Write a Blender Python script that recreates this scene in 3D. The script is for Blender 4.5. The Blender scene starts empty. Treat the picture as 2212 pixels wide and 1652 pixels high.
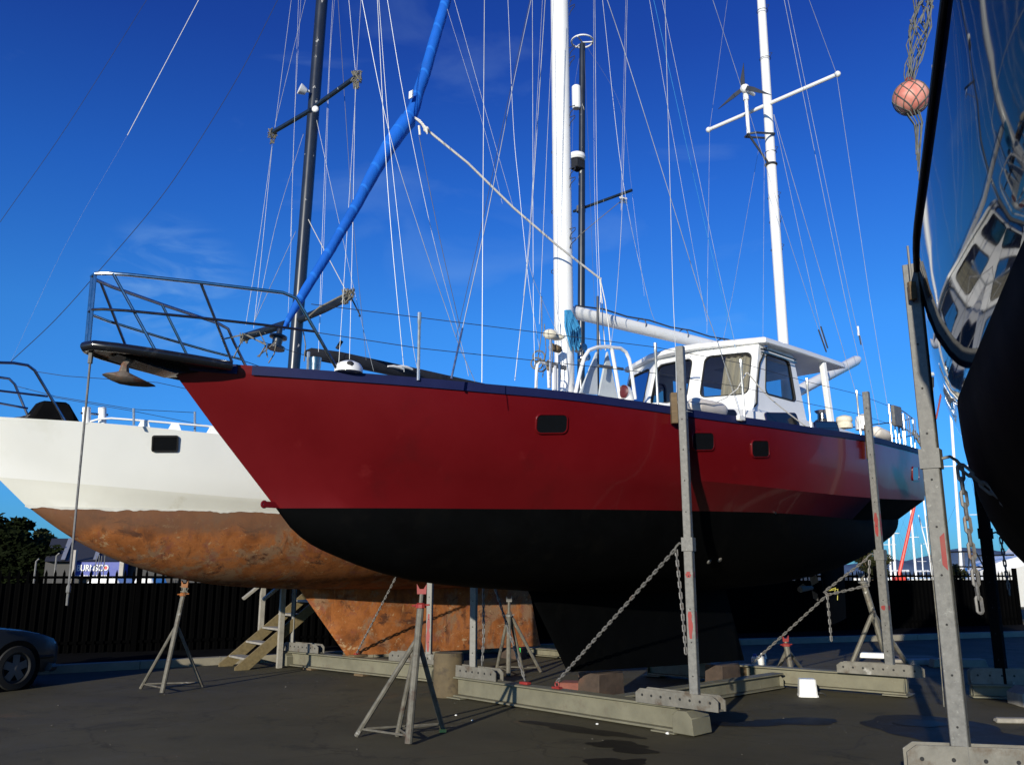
import bpy, bmesh, math, random
from mathutils import Vector, Matrix
random.seed(7)
C = bpy.context.scene.collection
SC = bpy.context.scene
V = Vector
# ------------------------------------------------------------------ surveying helpers
# sight lines measured on the photograph, turned into real positions on the ground, on the
# centre planes of the boats or at a known distance
F = 1876.; PCX, PCY = 1106., 826.; PITCH = math.radians(12.4); EYE = 1.6
cP, sP = math.cos(PITCH), math.sin(PITCH)
def ray(x, y):
    u = (x-PCX)/F; v = (PCY-y)/F
    return (u, cP-v*sP, sP+v*cP)
def G(x, y, z):
    r = ray(x, y); t = (z-EYE)/r[2]
    return V((r[0]*t, r[1]*t, z))
def D(x, y, Y):
    r = ray(x, y); t = Y/r[1]
    return V((r[0]*t, Y, EYE+r[2]*t))
class Frame:
    def __init__(s, O, deg):
        s.O = O; a = math.radians(deg); s.d = (math.cos(a), math.sin(a)); s.n = (math.sin(a), -math.cos(a)); s.a = a
    def P(s, a, n, z):
        return V((s.O[0]+s.d[0]*a+s.n[0]*n, s.O[1]+s.d[1]*a+s.n[1]*n, z))
    def S(s, x, y, n=0.):        # on a plane parallel to the centreline
        r = ray(x, y); k = r[0]/r[1]
        a = (k*(s.O[1]+s.n[1]*n)-s.O[0]-s.n[0]*n)/(s.d[0]-k*s.d[1])
        Y = s.O[1]+s.n[1]*n+s.d[1]*a
        return V((k*Y, Y, EYE+r[2]*Y/r[1]))
    def A(s, x, y, a):           # on a plane athwart the boat
        r = ray(x, y); k = r[0]/r[1]
        ox, oy = s.O[0]+s.d[0]*a, s.O[1]+s.d[1]*a
        n = (k*oy-ox)/(s.n[0]-k*s.n[1]); Y = oy+s.n[1]*n
        return V((k*Y, Y, EYE+r[2]*Y/r[1]))
    def loc(s, p):
        a, b = p[0]-s.O[0], p[1]-s.O[1]
        return (a*s.d[0]+b*s.d[1], a*s.n[0]+b*s.n[1], p[2])
RB = Frame((.58, 10.68), 43)      # red ketch
WB = Frame((-2.56, 14.9), 46)     # white steel ketch
NB = Frame((5.04, 6.17), 68)      # navy yacht
Z3 = V((0, 0, 1))
# ------------------------------------------------------------------ materials
def mat(name, col, rough=.5, metal=0., var=.18, scale=4., bump=0., bscale=60., coat=0., dirt=None, damt=.55, dwid=.12,
        dscale=2., stretch=(1, 1, 1), spec=.5, rvar=.1, dirt2=None, d2amt=.6, d2scale=6., coat_rough=.05):
    m = bpy.data.materials.new(name); m.use_nodes = True
    nt = m.node_tree; N = nt.nodes; L = nt.links; b = N['Principled BSDF']
    tc = N.new('ShaderNodeTexCoord'); mp = N.new('ShaderNodeMapping'); mp.inputs['Scale'].default_value = stretch
    L.new(tc.outputs['Object'], mp.inputs['Vector'])
    def noise(sc, det=5):
        n = N.new('ShaderNodeTexNoise'); n.inputs['Scale'].default_value = sc; n.inputs['Detail'].default_value = det
        n.inputs['Roughness'].default_value = .62
        L.new(mp.outputs[0], n.inputs['Vector']); return n
    n1 = noise(scale)
    mx = N.new('ShaderNodeMix'); mx.data_type = 'RGBA'
    lo = [c*(1-var) for c in col]+[1]; hi = [min(1, c*(1+var)) for c in col]+[1]
    rp = N.new('ShaderNodeMapRange'); rp.inputs[1].default_value = .3; rp.inputs[2].default_value = .7
    L.new(n1.outputs[0], rp.inputs[0]); L.new(rp.outputs[0], mx.inputs[0])
    mx.inputs[6].default_value = lo; mx.inputs[7].default_value = hi
    out = mx.outputs[2]
    for dc, da, ds in ((dirt, damt, dscale), (dirt2, d2amt, d2scale)):
        if dc is None: continue
        n2 = noise(ds, 9); r2 = N.new('ShaderNodeMapRange'); r2.inputs[1].default_value = da; r2.inputs[2].default_value = da+dwid
        L.new(n2.outputs[0], r2.inputs[0])
        m2 = N.new('ShaderNodeMix'); m2.data_type = 'RGBA'
        L.new(r2.outputs[0], m2.inputs[0]); L.new(out, m2.inputs[6]); m2.inputs[7].default_value = (*dc, 1)
        out = m2.outputs[2]
    L.new(out, b.inputs['Base Color'])
    rr = N.new('ShaderNodeMapRange'); rr.inputs[3].default_value = max(0.02, rough-rvar); rr.inputs[4].default_value = min(1, rough+rvar)
    L.new(n1.outputs[0], rr.inputs[0]); L.new(rr.outputs[0], b.inputs['Roughness'])
    b.inputs['Metallic'].default_value = metal
    b.inputs['Specular IOR Level'].default_value = spec
    b.inputs['Coat Weight'].default_value = coat; b.inputs['Coat Roughness'].default_value = coat_rough
    if bump:
        n3 = noise(bscale, 4); bp = N.new('ShaderNodeBump'); bp.inputs['Strength'].default_value = bump; bp.inputs['Distance'].default_value = .02
        L.new(n3.outputs[0], bp.inputs['Height']); L.new(bp.outputs[0], b.inputs['Normal'])
    return m
M = {}
M['red'] = mat('red_topside_paint', (.125, .0036, .006), .36, var=.09, scale=1.2, coat=.24, coat_rough=.05, bump=.035, bscale=1.7, dirt=(.092, .0042, .006), damt=.56, dscale=.9, dirt2=(.155, .010, .012), d2amt=.64, d2scale=3.5, spec=.4)
M['black'] = mat('black_antifoul', (.0011, .0013, .0015), .75, var=.4, scale=3, spec=.05, dirt=(.0024, .0024, .0023), damt=.55, dscale=2.5)
M['navystripe'] = mat('navy_stripe_paint', (.010, .014, .062), .55, var=.12, spec=.2)
M['white'] = mat('white_gloss_paint', (.80, .80, .78), .35, var=.04, scale=3, coat=.25, dirt=(.66, .65, .6), damt=.66, dscale=3)
M['whitehull3'] = mat('dimmed_flaking_white_paint', (.55, .54, .48), .6, var=.1, scale=6)  # white darkened so the upright edge strip looks less sunlit
M['rail'] = mat('dark_rail_paint', (.022, .025, .032), .6, var=.2, spec=.2)
M['deck'] = mat('deck_paint', (.62, .62, .58), .7, var=.06)
M['whitehull'] = mat('white_hull_paint', (.96, .96, .91), .5, var=.02, scale=1.5, dirt=(.88, .88, .81), damt=.58, dscale=1.1, stretch=(1, 1, .6), bump=.03, bscale=1.8)
M['whitehull2'] = mat('white_hull_lower', (.84, .83, .74), .55, var=.05, scale=1.5, dirt=(.7, .67, .55), damt=.6, dscale=2.2, stretch=(1, 1, .7))
M['steel'] = mat('stainless_steel', (.36, .37, .38), .2, metal=1., var=.12, scale=20)
M['stanchion'] = mat('polished_tube_steel', (.50, .50, .49), .30, metal=.7, var=.12, scale=20)
M['galv'] = mat('galvanised_steel', (.155, .152, .142), .55, metal=.25, var=.25, scale=22, dirt=(.26, .26, .24), damt=.60, dscale=34, dirt2=(.16, .12, .085), d2amt=.68, d2scale=5, rvar=.15, bump=.04, bscale=50)
M['galvred'] = mat('galvanised_red_patches', (.22, .225, .22), .55, metal=.2, var=.25, scale=22, dirt=(.34, .34, .32), damt=.62, dscale=30, dirt2=(.38, .03, .025), d2amt=.655, d2scale=1.6)
M['chain'] = mat('chain_steel', (.17, .165, .16), .6, metal=.35, var=.3, scale=30, dirt=(.16, .085, .05), damt=.6, dscale=12)
M['darkpaint'] = mat('dark_spar_paint', (.014, .02, .03), .32, var=.2, scale=6, coat=.3, dirt=(.42, .42, .4), damt=.655, dwid=.02, dscale=9, stretch=(1, 1, .45))
M['blackpaint'] = mat('black_gloss_paint', (.01, .011, .014), .28, var=.2, coat=.4, dirt=(.04, .04, .04), damt=.62, dscale=6)
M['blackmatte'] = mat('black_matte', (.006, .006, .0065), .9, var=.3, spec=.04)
M['navygloss'] = mat('navy_gloss_paint', (.003, .005, .016), .035, var=.15, coat=0., rvar=.015, spec=.2, coat_rough=.015)
M['glassdark'] = mat('dark_window_glass', (.007, .008, .010), .06, var=.1, rvar=.02, spec=.6)
M['rubber'] = mat('black_rubber', (.012, .012, .012), .75, var=.2)
M['rope'] = mat('white_rope', (.74, .71, .64), .85, var=.2, scale=60)
M['ropeold'] = mat('weathered_rope', (.17, .16, .13), .9, var=.35, scale=40)
M['ropeblue'] = mat('blue_rope', (.03, .24, .48), .8, var=.3, scale=60)
M['wire'] = mat('rigging_wire', (.34, .36, .38), .45, metal=.3, var=.25, scale=5)
M['wiredark'] = mat('dark_rigging_wire', (.035, .04, .05), .5, var=.2)
M['wireblue'] = mat('blue_halyard', (.03, .25, .55), .8, var=.2)
M['wood'] = mat('weathered_timber', (.14, .095, .048), .75, var=.3, scale=5, stretch=(1, 1, 6), dirt=(.13, .09, .05), damt=.6, dscale=3, bump=.1)
M['stump'] = mat('weathered_stump', (.105, .078, .042), .85, var=.25, scale=5, dirt=(.06, .045, .028), damt=.55, dscale=6, bump=.15, bscale=25)
M['woodpale'] = mat('pale_step_timber', (.175, .132, .062), .75, var=.25, scale=6, stretch=(3, 3, 3), dirt=(.17, .13, .07), damt=.58, dscale=3, bump=.1)
M['woodred'] = mat('red_stained_timber', (.20, .065, .045), .8, var=.3, scale=8, dirt=(.34, .055, .04), damt=.58, dscale=5, bump=.2)
M['woodgrey'] = mat('grey_timber', (.30, .28, .24), .8, var=.25, scale=8, dirt=(.15, .13, .11), damt=.58, dscale=4, bump=.1)
M['beam'] = mat('cradle_beam_paint', (.165, .155, .108), .65, metal=.1, var=.2, scale=3, dirt=(.14, .12, .085), damt=.58, dscale=4, dirt2=(.3, .29, .24), d2amt=.66, d2scale=9, bump=.06, bscale=30)
M['stand'] = mat('stand_steel', (.135, .125, .10), .6, metal=.15, var=.3, scale=12, dirt=(.08, .055, .04), damt=.56, dscale=7, dirt2=(.52, .52, .5), d2amt=.635, d2scale=9, bump=.1)
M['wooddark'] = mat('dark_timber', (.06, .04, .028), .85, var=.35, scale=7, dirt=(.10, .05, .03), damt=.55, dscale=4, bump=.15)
M['bracket'] = mat('bracket_steel', (.175, .165, .14), .6, metal=.15, var=.22, scale=9, dirt=(.11, .085, .06), damt=.55, dscale=5, dirt2=(.5, .49, .46), d2amt=.64, d2scale=4, bump=.08)
M['redpaint'] = mat('red_paint', (.24, .022, .018), .55, var=.2, dirt=(.2, .06, .04), damt=.6)
M['bluesail'] = None
M['anchor'] = mat('weathered_anchor_steel', (.15, .12, .095), .8, var=.3, scale=14, dirt=(.14, .055, .03), damt=.52, dscale=9, dirt2=(.3, .29, .26), d2amt=.62, d2scale=12, bump=.2)
M['cream'] = mat('cream_curtain', (.74, .66, .49), .85, var=.08, scale=3, stretch=(8, 8, 1))
M['maroon'] = mat('maroon_paint', (.10, .012, .015), .5)
M['grey'] = mat('grey_board', (.50, .54, .56), .6, var=.06, scale=8)
M['canvas'] = mat('beige_canvas', (.68, .63, .5), .9, var=.15, scale=14, bump=.2, bscale=30)
M['fender'] = mat('fender_vinyl', (.72, .66, .58), .55, var=.08, scale=5)
M['buoy'] = mat('faded_pink_buoy', (.62, .20, .15), .6, var=.2, scale=4, dirt=(.66, .34, .27), damt=.5, dscale=5)
M['tarblack'] = mat('dark_sail_cover', (.010, .012, .018), .85, var=.3, scale=8)
M['net'] = mat('old_netting', (.12, .125, .11), .9, var=.4, scale=20)
M['bucket'] = mat('white_plastic', (.85, .85, .83), .4, var=.03, scale=6)
M['fence'] = mat('black_fence_steel', (.0010, .0010, .0011), .9, var=.2, spec=.02)  # black paint, darkened further to match the painted shade behind
M['shade'] = mat('painted_boat_shade', (.0012, .0012, .0013), .95, var=.4, scale=3, spec=.05)  # near-black colour standing for the yachts' shadow along the fence
M['concrete'] = mat('pale_concrete', (.24, .215, .16), .85, var=.15, scale=5, dirt=(.2, .18, .14), damt=.58, dscale=3, bump=.15)
M['silverred'] = mat('red_crane_paint', (.65, .05, .03), .5, var=.1)
M['green'] = mat('green_tag_plastic', (.03, .75, .12), .5, var=.05)
M['yellow'] = mat('yellow_tape', (.55, .5, .1), .6, var=.1)
def rust_mat(name='rusted_hull_steel', gain=1.):
    m = bpy.data.materials.new(name); m.use_nodes = True
    nt = m.node_tree; N = nt.nodes; L = nt.links; b = N['Principled BSDF']
    tc = N.new('ShaderNodeTexCoord'); mp = N.new('ShaderNodeMapping'); mp.inputs['Scale'].default_value = (1, 1, 1)
    L.new(tc.outputs['Object'], mp.inputs[0])
    def noise(sc, det=9, ro=.65, dist=0., src=mp):
        n = N.new('ShaderNodeTexNoise'); n.inputs['Scale'].default_value = sc; n.inputs['Detail'].default_value = det
        n.inputs['Roughness'].default_value = ro; n.inputs['Distortion'].default_value = dist
        L.new(src.outputs[0], n.inputs['Vector']); return n
    def ramp(n, stops):
        r = N.new('ShaderNodeValToRGB'); e = r.color_ramp.elements
        e[0].position, e[0].color = stops[0][0], (*stops[0][1], 1); e[1].position, e[1].color = stops[1][0], (*stops[1][1], 1)
        for p, c in stops[2:]:
            x = e.new(p); x.color = (*c, 1)
        L.new(n.outputs[0], r.inputs[0]); return r
    def mask(n, a, w):
        r = N.new('ShaderNodeMapRange'); r.inputs[1].default_value = a; r.inputs[2].default_value = a+w
        L.new(n.outputs[0], r.inputs[0]); return r.outputs[0]
    def mix(f, a, bcol):
        x = N.new('ShaderNodeMix'); x.data_type = 'RGBA'; L.new(f, x.inputs[0]); L.new(a, x.inputs[6])
        if isinstance(bcol, tuple): x.inputs[7].default_value = (*bcol, 1)
        else: L.new(bcol, x.inputs[7])
        return x.outputs[2]
    r = ramp(noise(2.4, dist=.3), [(.30, (.10, .036, .014)), (.45, (.22, .072, .018)), (.56, (.31, .11, .032)), (.72, (.20, .095, .05))])
    c = r.outputs[0]
    c = mix(mask(noise(1.6, 9, .7, .4), .51, .07), c, (.215, .125, .07))
    c = mix(mask(noise(3.3, 9, .75, .6), .53, .12), c, (.19, .065, .042))
    mp2 = N.new('ShaderNodeMapping'); mp2.inputs['Location'].default_value = (7, 3, 2); mp2.inputs['Scale'].default_value = (1, 1, 1.5); L.new(tc.outputs['Object'], mp2.inputs[0])
    c = mix(mask(noise(2.1, 10, .75, .5, mp2), .55, .07), c, (.075, .030, .016))
    c = mix(mask(noise(5.5, 10, .8, .3, mp2), .58, .05), c, (.36, .24, .13))
    c = mix(mask(noise(38, 4, .6, 0, mp2), .62, .1), c, (.06, .022, .012))
    mp3 = N.new('ShaderNodeMapping'); mp3.inputs['Scale'].default_value = (5, 5, .7); L.new(tc.outputs['Object'], mp3.inputs[0])
    c = mix(mask(noise(1.6, 7, .65, .2, mp3), .56, .14), c, (.12, .045, .018))
    c = mix(mask(noise(2.3, 7, .65, .2, mp3), .62, .10), c, (.33, .17, .07))
    # old grey-brown paint still holding along the old waterline
    sp = N.new('ShaderNodeSeparateXYZ'); L.new(tc.outputs['Object'], sp.inputs[0])
    n5 = noise(2.2, 6, .6, .3); ad = N.new('ShaderNodeMath'); ad.operation = 'MULTIPLY_ADD'; ad.inputs[1].default_value = .55
    L.new(n5.outputs[0], ad.inputs[0]); L.new(sp.outputs[2], ad.inputs[2])
    mr = N.new('ShaderNodeMapRange'); mr.inputs[1].default_value = 2.38; mr.inputs[2].default_value = 2.52; mr.inputs[4].default_value = .78; L.new(ad.outputs[0], mr.inputs[0])
    c = mix(mr.outputs[0], c, (.135, .07, .04))
    if gain != 1.:
        vg = N.new('ShaderNodeVectorMath'); vg.operation = 'SCALE'; vg.inputs['Scale'].default_value = gain; L.new(c, vg.inputs[0]); c = vg.outputs[0]
    L.new(c, b.inputs['Base Color']); b.inputs['Roughness'].default_value = .8; b.inputs['Specular IOR Level'].default_value = .25
    bp = N.new('ShaderNodeBump'); bp.inputs['Strength'].default_value = .10; bp.inputs['Distance'].default_value = .01
    L.new(noise(40, 6).outputs[0], bp.inputs['Height']); L.new(bp.outputs[0], b.inputs['Normal'])
    return m
M['rust'] = rust_mat()
M['rustkeel'] = rust_mat('rusted_keel_steel', 1.6)
def sail_mat():
    m = mat('blue_acrylic_canvas', (.004, .105, .50), .8, var=.16, scale=3, bump=.35, bscale=9, stretch=(1.6, 1.6, .7), spec=.3)
    nt = m.node_tree; N = nt.nodes; L = nt.links; b = N['Principled BSDF']
    tc = [n for n in N if n.type == 'TEX_COORD'][0]
    w = N.new('ShaderNodeTexWave'); w.bands_direction = 'DIAGONAL'; w.inputs['Scale'].default_value = 1.35; w.inputs['Distortion'].default_value = 1.6; w.inputs['Detail'].default_value = 1
    L.new(tc.outputs['Object'], w.inputs['Vector'])
    r = N.new('ShaderNodeMapRange'); r.inputs[1].default_value = .955; r.inputs[2].default_value = .995; L.new(w.outputs[0], r.inputs[0])
    src = b.inputs['Base Color'].links[0].from_socket
    x = N.new('ShaderNodeMix'); x.data_type = 'RGBA'; L.new(r.outputs[0], x.inputs[0]); L.new(src, x.inputs[6]); x.inputs[7].default_value = (.01, .15, .60, 1)
    L.new(x.outputs[2], b.inputs['Base Color'])
    return m
M['bluesail'] = sail_mat()
def glass_mat(name, tint, refl=.12):
    m = bpy.data.materials.new(name); m.use_nodes = True; nt = m.node_tree; N = nt.nodes; L = nt.links
    N.remove(N['Principled BSDF']); o = [n for n in N if n.type == 'OUTPUT_MATERIAL'][0]
    t = N.new('ShaderNodeBsdfTransparent'); g = N.new('ShaderNodeBsdfGlossy'); g.inputs['Roughness'].default_value = .02
    no = N.new('ShaderNodeTexNoise'); no.inputs['Scale'].default_value = 3
    mr = N.new('ShaderNodeMix'); mr.data_type = 'RGBA'; mr.inputs[6].default_value = (*tint, 1); mr.inputs[7].default_value = (*[c*.85 for c in tint], 1)
    L.new(no.outputs[0], mr.inputs[0]); L.new(mr.outputs[2], t.inputs[0])
    f = N.new('ShaderNodeFresnel'); f.inputs[0].default_value = 1.5
    s = N.new('ShaderNodeMixShader'); L.new(f.outputs[0], s.inputs[0]); L.new(t.outputs[0], s.inputs[1]); L.new(g.outputs[0], s.inputs[2])
    L.new(s.outputs[0], o.inputs[0]); return m
M['glass'] = glass_mat('wheelhouse_glass', (.55, .57, .58))
def asphalt():
    m = bpy.data.materials.new('yard_asphalt'); m.use_nodes = True
    nt = m.node_tree; N = nt.nodes; L = nt.links; b = N['Principled BSDF']
    tc = N.new('ShaderNodeTexCoord')
    def noise(sc, det=6, ro=.6, dist=0):
        n = N.new('ShaderNodeTexNoise'); n.inputs['Scale'].default_value = sc; n.inputs['Detail'].default_value = det
        n.inputs['Roughness'].default_value = ro; n.inputs['Distortion'].default_value = dist; L.new(tc.outputs['Object'], n.inputs[0]); return n
    def mask(n, a, w, hi=1.):
        r = N.new('ShaderNodeMapRange'); r.inputs[1].default_value = a; r.inputs[2].default_value = a+w; r.inputs[4].default_value = hi
        L.new(n.outputs[0], r.inputs[0]); return r.outputs[0]
    def mix(f, a, c):
        x = N.new('ShaderNodeMix'); x.data_type = 'RGBA'; L.new(f, x.inputs[0])
        if isinstance(a, tuple): x.inputs[6].default_value = (*a, 1)
        else: L.new(a, x.inputs[6])
        x.inputs[7].default_value = (*c, 1); return x.outputs[2]
    c = mix(mask(noise(.45, 6), .35, .3), (.064, .057, .034), (.094, .083, .049))
    c = mix(mask(noise(1.3, 8, .7, .5), .56, .10, .75), c, (.040, .037, .026))
    c = mix(mask(noise(.8, 8, .7, 1.), .60, .08, .7), c, (.12, .08, .04))
    c = mix(mask(noise(120, 2), .60, .1, .7), c, (.13, .125, .11))
    c = mix(mask(noise(90, 2), .62, .08, .8), c, (.02, .02, .02))
    c = mix(mask(noise(5, 9, .8, 1.5), .66, .03, .8), c, (.20, .20, .19))
    c = mix(mask(noise(2.2, 10, .85, 2.5), .685, .03, .7), c, (.12, .16, .19))
    vo = N.new('ShaderNodeTexVoronoi'); vo.feature = 'DISTANCE_TO_EDGE'; vo.inputs['Scale'].default_value = .55
    wn = noise(1.7, 5); vm_ = N.new('ShaderNodeVectorMath'); vm_.operation = 'MULTIPLY_ADD'; vm_.inputs[1].default_value = (.7, .7, .7)
    L.new(wn.outputs[1], vm_.inputs[0]); L.new(tc.outputs['Object'], vm_.inputs[2]); L.new(vm_.outputs[0], vo.inputs['Vector'])
    ck = N.new('ShaderNodeMapRange'); ck.inputs[1].default_value = .0035; ck.inputs[2].default_value = .010; ck.inputs[3].default_value = .38; ck.inputs[4].default_value = 0
    L.new(vo.outputs['Distance'], ck.inputs[0]); c = mix(ck.outputs[0], c, (.018, .016, .013))
    L.new(c, b.inputs['Base Color'])
    rr = N.new('ShaderNodeMapRange'); rr.inputs[1].default_value = .3; rr.inputs[2].default_value = .7; rr.inputs[3].default_value = .7; rr.inputs[4].default_value = .95
    L.new(noise(1.3, 8, .7).outputs[0], rr.inputs[0]); L.new(rr.outputs[0], b.inputs['Roughness'])
    b.inputs['Specular IOR Level'].default_value = .2
    bp = N.new('ShaderNodeBump'); bp.inputs['Strength'].default_value = .35; bp.inputs['Distance'].default_value = .01
    L.new(noise(110, 3).outputs[0], bp.inputs['Height']); L.new(bp.outputs[0], b.inputs['Normal'])
    return m
M['asphalt'] = asphalt()
M['wet'] = mat('wet_asphalt', (.016, .014, .011), .6, var=.25, scale=3, spec=.15, rvar=.2, bump=.2, bscale=100)
M['puddle'] = mat('puddle_water', (.004, .004, .004), .5, spec=.08, var=.2, scale=2, rvar=.02)
M['hill'] = mat('hazy_hills', (.085, .13, .215), .95, var=.2, scale=.006, spec=0., dirt=(.075, .115, .19), damt=.5, dscale=.012)  # distance haze is put into the blue-grey colour
M['leaf'] = mat('dark_leaves', (.010, .014, .005), .85, var=.5, scale=.5, spec=.02, dirt=(.024, .028, .009), damt=.56, dscale=.45)
M['leaf2'] = mat('olive_leaves', (.034, .038, .011), .85, var=.5, scale=.8, spec=.2)
M['bark'] = mat('tree_bark', (.10, .07, .045), .9, var=.3, scale=4)
M['cladding'] = mat('grey_cladding', (.032, .031, .031), .7, var=.12, scale=.6, stretch=(1, 1, .3))
M['roofpanel'] = mat('roof_light_panel', (.30, .31, .33), .6, var=.1)
M['signblue'] = mat('sign_blue', (.022, .045, .30), .5, var=.06)
M['signwhite'] = mat('sign_white', (.82, .82, .82), .5, var=.02)
M['signred'] = mat('sign_red', (.6, .03, .03), .5, var=.05)
M['pillar'] = mat('pillar_concrete', (.38, .35, .31), .8, var=.12)
M['carpaint'] = mat('shaded_silver_blue_paint', (.050, .056, .062), .4, metal=.2, var=.06, coat=.12, spec=.3)  # silver paint darkened, the shade over the car put into its colour
M['alloy'] = mat('alloy_wheel', (.13, .13, .13), .5, metal=.2, var=.1)
M['lens'] = mat('headlight_lens', (.25, .26, .27), .1, var=.1)
# ------------------------------------------------------------------ mesh builder
ORG = {}
class MB:
    def __init__(s): s.v = []; s.f = []; s.m = []; s.mi = 0
    def add(s, vs, fs):
        o = len(s.v); s.v += [V(p) for p in vs]
        for f in fs: s.f.append([i+o for i in f]); s.m.append(s.mi)
        return s
    def hexa(s, p):       # 8 corners: bottom loop then top loop
        return s.add(p, [(3, 2, 1, 0), (4, 5, 6, 7), (0, 1, 5, 4), (1, 2, 6, 5), (2, 3, 7, 6), (3, 0, 4, 7)])
    def box(s, c, sx, sy, sz, ax=None):
        c = V(c); ex, ey, ez = ax if ax else (V((1, 0, 0)), V((0, 1, 0)), Z3)
        ex, ey, ez = V(ex)*sx/2, V(ey)*sy/2, V(ez)*sz/2
        return s.hexa([c-ex-ey-ez, c+ex-ey-ez, c+ex+ey-ez, c-ex+ey-ez, c-ex-ey+ez, c+ex-ey+ez, c+ex+ey+ez, c-ex+ey+ez])
    def bar(s, p0, p1, w, h, up=Z3):
        p0, p1 = V(p0), V(p1); e = (p1-p0); l = e.length; e = e/l; up = V(up)
        y = up.cross(e)
        if y.length < 1e-4: y = V((1, 0, 0)).cross(e)
        y.normalize(); z = e.cross(y)
        return s.box((p0+p1)/2, l, w, h, (e, y, z))
    def tube(s, pts, r, seg=8, closed=False, caps=True):
        pts = [V(p) for p in pts]; n = len(pts)
        rs = r if isinstance(r, (list, tuple)) else [r]*n
        tg = []
        for i in range(n):
            a = pts[(i-1) % n] if (closed or i > 0) else pts[i]; b = pts[(i+1) % n] if (closed or i < n-1) else pts[i]
            t = b-a; tg.append(t.normalized() if t.length > 1e-9 else V((0, 0, 1)))
        t0 = tg[0]; u = t0.orthogonal().normalized(); base = len(s.v)
        for i in range(n):
            t = tg[i]; u = (u-t*u.dot(t)); u = u.normalized() if u.length > 1e-6 else t.orthogonal().normalized(); w = t.cross(u)
            for k in range(seg):
                a = 2*math.pi*k/seg; s.v.append(pts[i]+(u*math.cos(a)+w*math.sin(a))*rs[i])
        m = n if closed else n-1
        for i in range(m):
            for k in range(seg):
                a = base+i*seg+k; b_ = base+i*seg+(k+1) % seg; j = (i+1) % n
                s.f.append([a, b_, base+j*seg+(k+1) % seg, base+j*seg+k]); s.m.append(s.mi)
        if caps and not closed:
            s.f.append([base+k for k in range(seg)][::-1]); s.m.append(s.mi)
            s.f.append([base+(n-1)*seg+k for k in range(seg)]); s.m.append(s.mi)
        return s
    def cyl(s, p0, p1, r0, r1=None, seg=14): return s.tube([p0, p1], [r0, r0 if r1 is None else r1], seg)
    def prism(s, poly, o, ex, ey, dvec):
        o, ex, ey, dvec = V(o), V(ex), V(ey), V(dvec); n = len(poly)
        a = [o+ex*p[0]+ey*p[1] for p in poly]; b = [q+dvec for q in a]
        return s.add(a+b, [list(range(n))[::-1], list(range(n, 2*n))]+[(i, (i+1) % n, n+(i+1) % n, n+i) for i in range(n)])
    def grid(s, rows, closed=False):
        n = len(rows[0]); vs = [p for r in rows for p in r]; fs = []
        for i in range(len(rows)-1):
            for k in range(n if closed else n-1):
                j = (k+1) % n; fs.append((i*n+k, i*n+j, (i+1)*n+j, (i+1)*n+k))
        return s.add(vs, fs)
    def sphere(s, c, r, seg=16, rings=10, sc=(1, 1, 1), z0=-1., ax=None):
        c = V(c); ex, ey, ez = ax if ax else (V((1, 0, 0)), V((0, 1, 0)), Z3); rows = []
        a0 = math.asin(z0)
        for i in range(rings+1):
            a = a0+(math.pi/2-a0)*i/rings
            rows.append([c+(V(ex)*math.cos(a)*math.cos(2*math.pi*k/seg)*sc[0]+V(ey)*math.cos(a)*math.sin(2*math.pi*k/seg)*sc[1]+V(ez)*math.sin(a)*sc[2])*r for k in range(seg)])
        return s.grid(rows, True)
    def lathe(s, c, prof, seg=18, ax=None):
        c = V(c); ex, ey, ez = ax if ax else (V((1, 0, 0)), V((0, 1, 0)), Z3)
        return s.grid([[c+V(ez)*z+(V(ex)*math.cos(2*math.pi*k/seg)+V(ey)*math.sin(2*math.pi*k/seg))*r for k in range(seg)] for r, z in prof], True)
    def ring(s, c, R, r, ax=None, seg=24, rs=6, arc=1.):
        c = V(c); ex, ey = ax if ax else (V((1, 0, 0)), V((0, 1, 0)))
        n = int(seg*arc)+(0 if arc == 1. else 1)
        pts = [c+(V(ex)*math.cos(2*math.pi*k/seg)+V(ey)*math.sin(2*math.pi*k/seg))*R for k in range(n)]
        return s.tube(pts, r, rs, closed=(arc == 1.))
    def chain(s, pts, pitch=.05, r=.0075, w=.036):
        pts = [V(p) for p in pts]; seg = [(pts[i+1]-pts[i]).length for i in range(len(pts)-1)]; tot = sum(seg); n = max(2, int(tot/pitch))
        def at(d):
            for i, l in enumerate(seg):
                if d <= l or i == len(seg)-1: return pts[i]+(pts[i+1]-pts[i])*min(1, d/l), (pts[i+1]-pts[i]).normalized()
                d -= l
        for i in range(n):
            c, t = at((i+.5)*tot/n); u = t.cross(V((.3, .9, .1))).normalized(); w_ = t.cross(u)
            if i % 2: u = w_
            hl = tot/n*.5+r*.9; hw = w/2-r; loop = []
            for k in range(10):
                a = 2*math.pi*k/10; x = math.cos(a); y = math.sin(a)
                loop.append(c+t*(x*hw+(hl-hw)*(1 if x > 0 else -1))+u*(y*hw))
            s.tube(loop, r, 5, closed=True)
        return s
    def build(s, name, mats, parent=None, smooth=32, org=None, bevel=0.):
        me = bpy.data.meshes.new(name)
        o0 = V(org) if org is not None else (ORG[parent] if parent is not None else V((0, 0, 0)))
        me.from_pydata([tuple(p-o0) for p in s.v], [], s.f); me.validate(); 
        for m_ in (mats if isinstance(mats, (list, tuple)) else [mats]): me.materials.append(M[m_])
        if len(me.polygons) == len(s.m): me.polygons.foreach_set('material_index', s.m)
        bm = bmesh.new(); bm.from_mesh(me); bmesh.ops.recalc_face_normals(bm, faces=bm.faces); bm.to_mesh(me); bm.free()
        if smooth:
            me.polygons.foreach_set('use_smooth', [True]*len(me.polygons)); me.set_sharp_from_angle(angle=math.radians(smooth))
        ob = bpy.data.objects.new(name, me); C.objects.link(ob); ORG[ob] = o0
        if parent is not None: ob.parent = parent
        else: ob.location = o0
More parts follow.
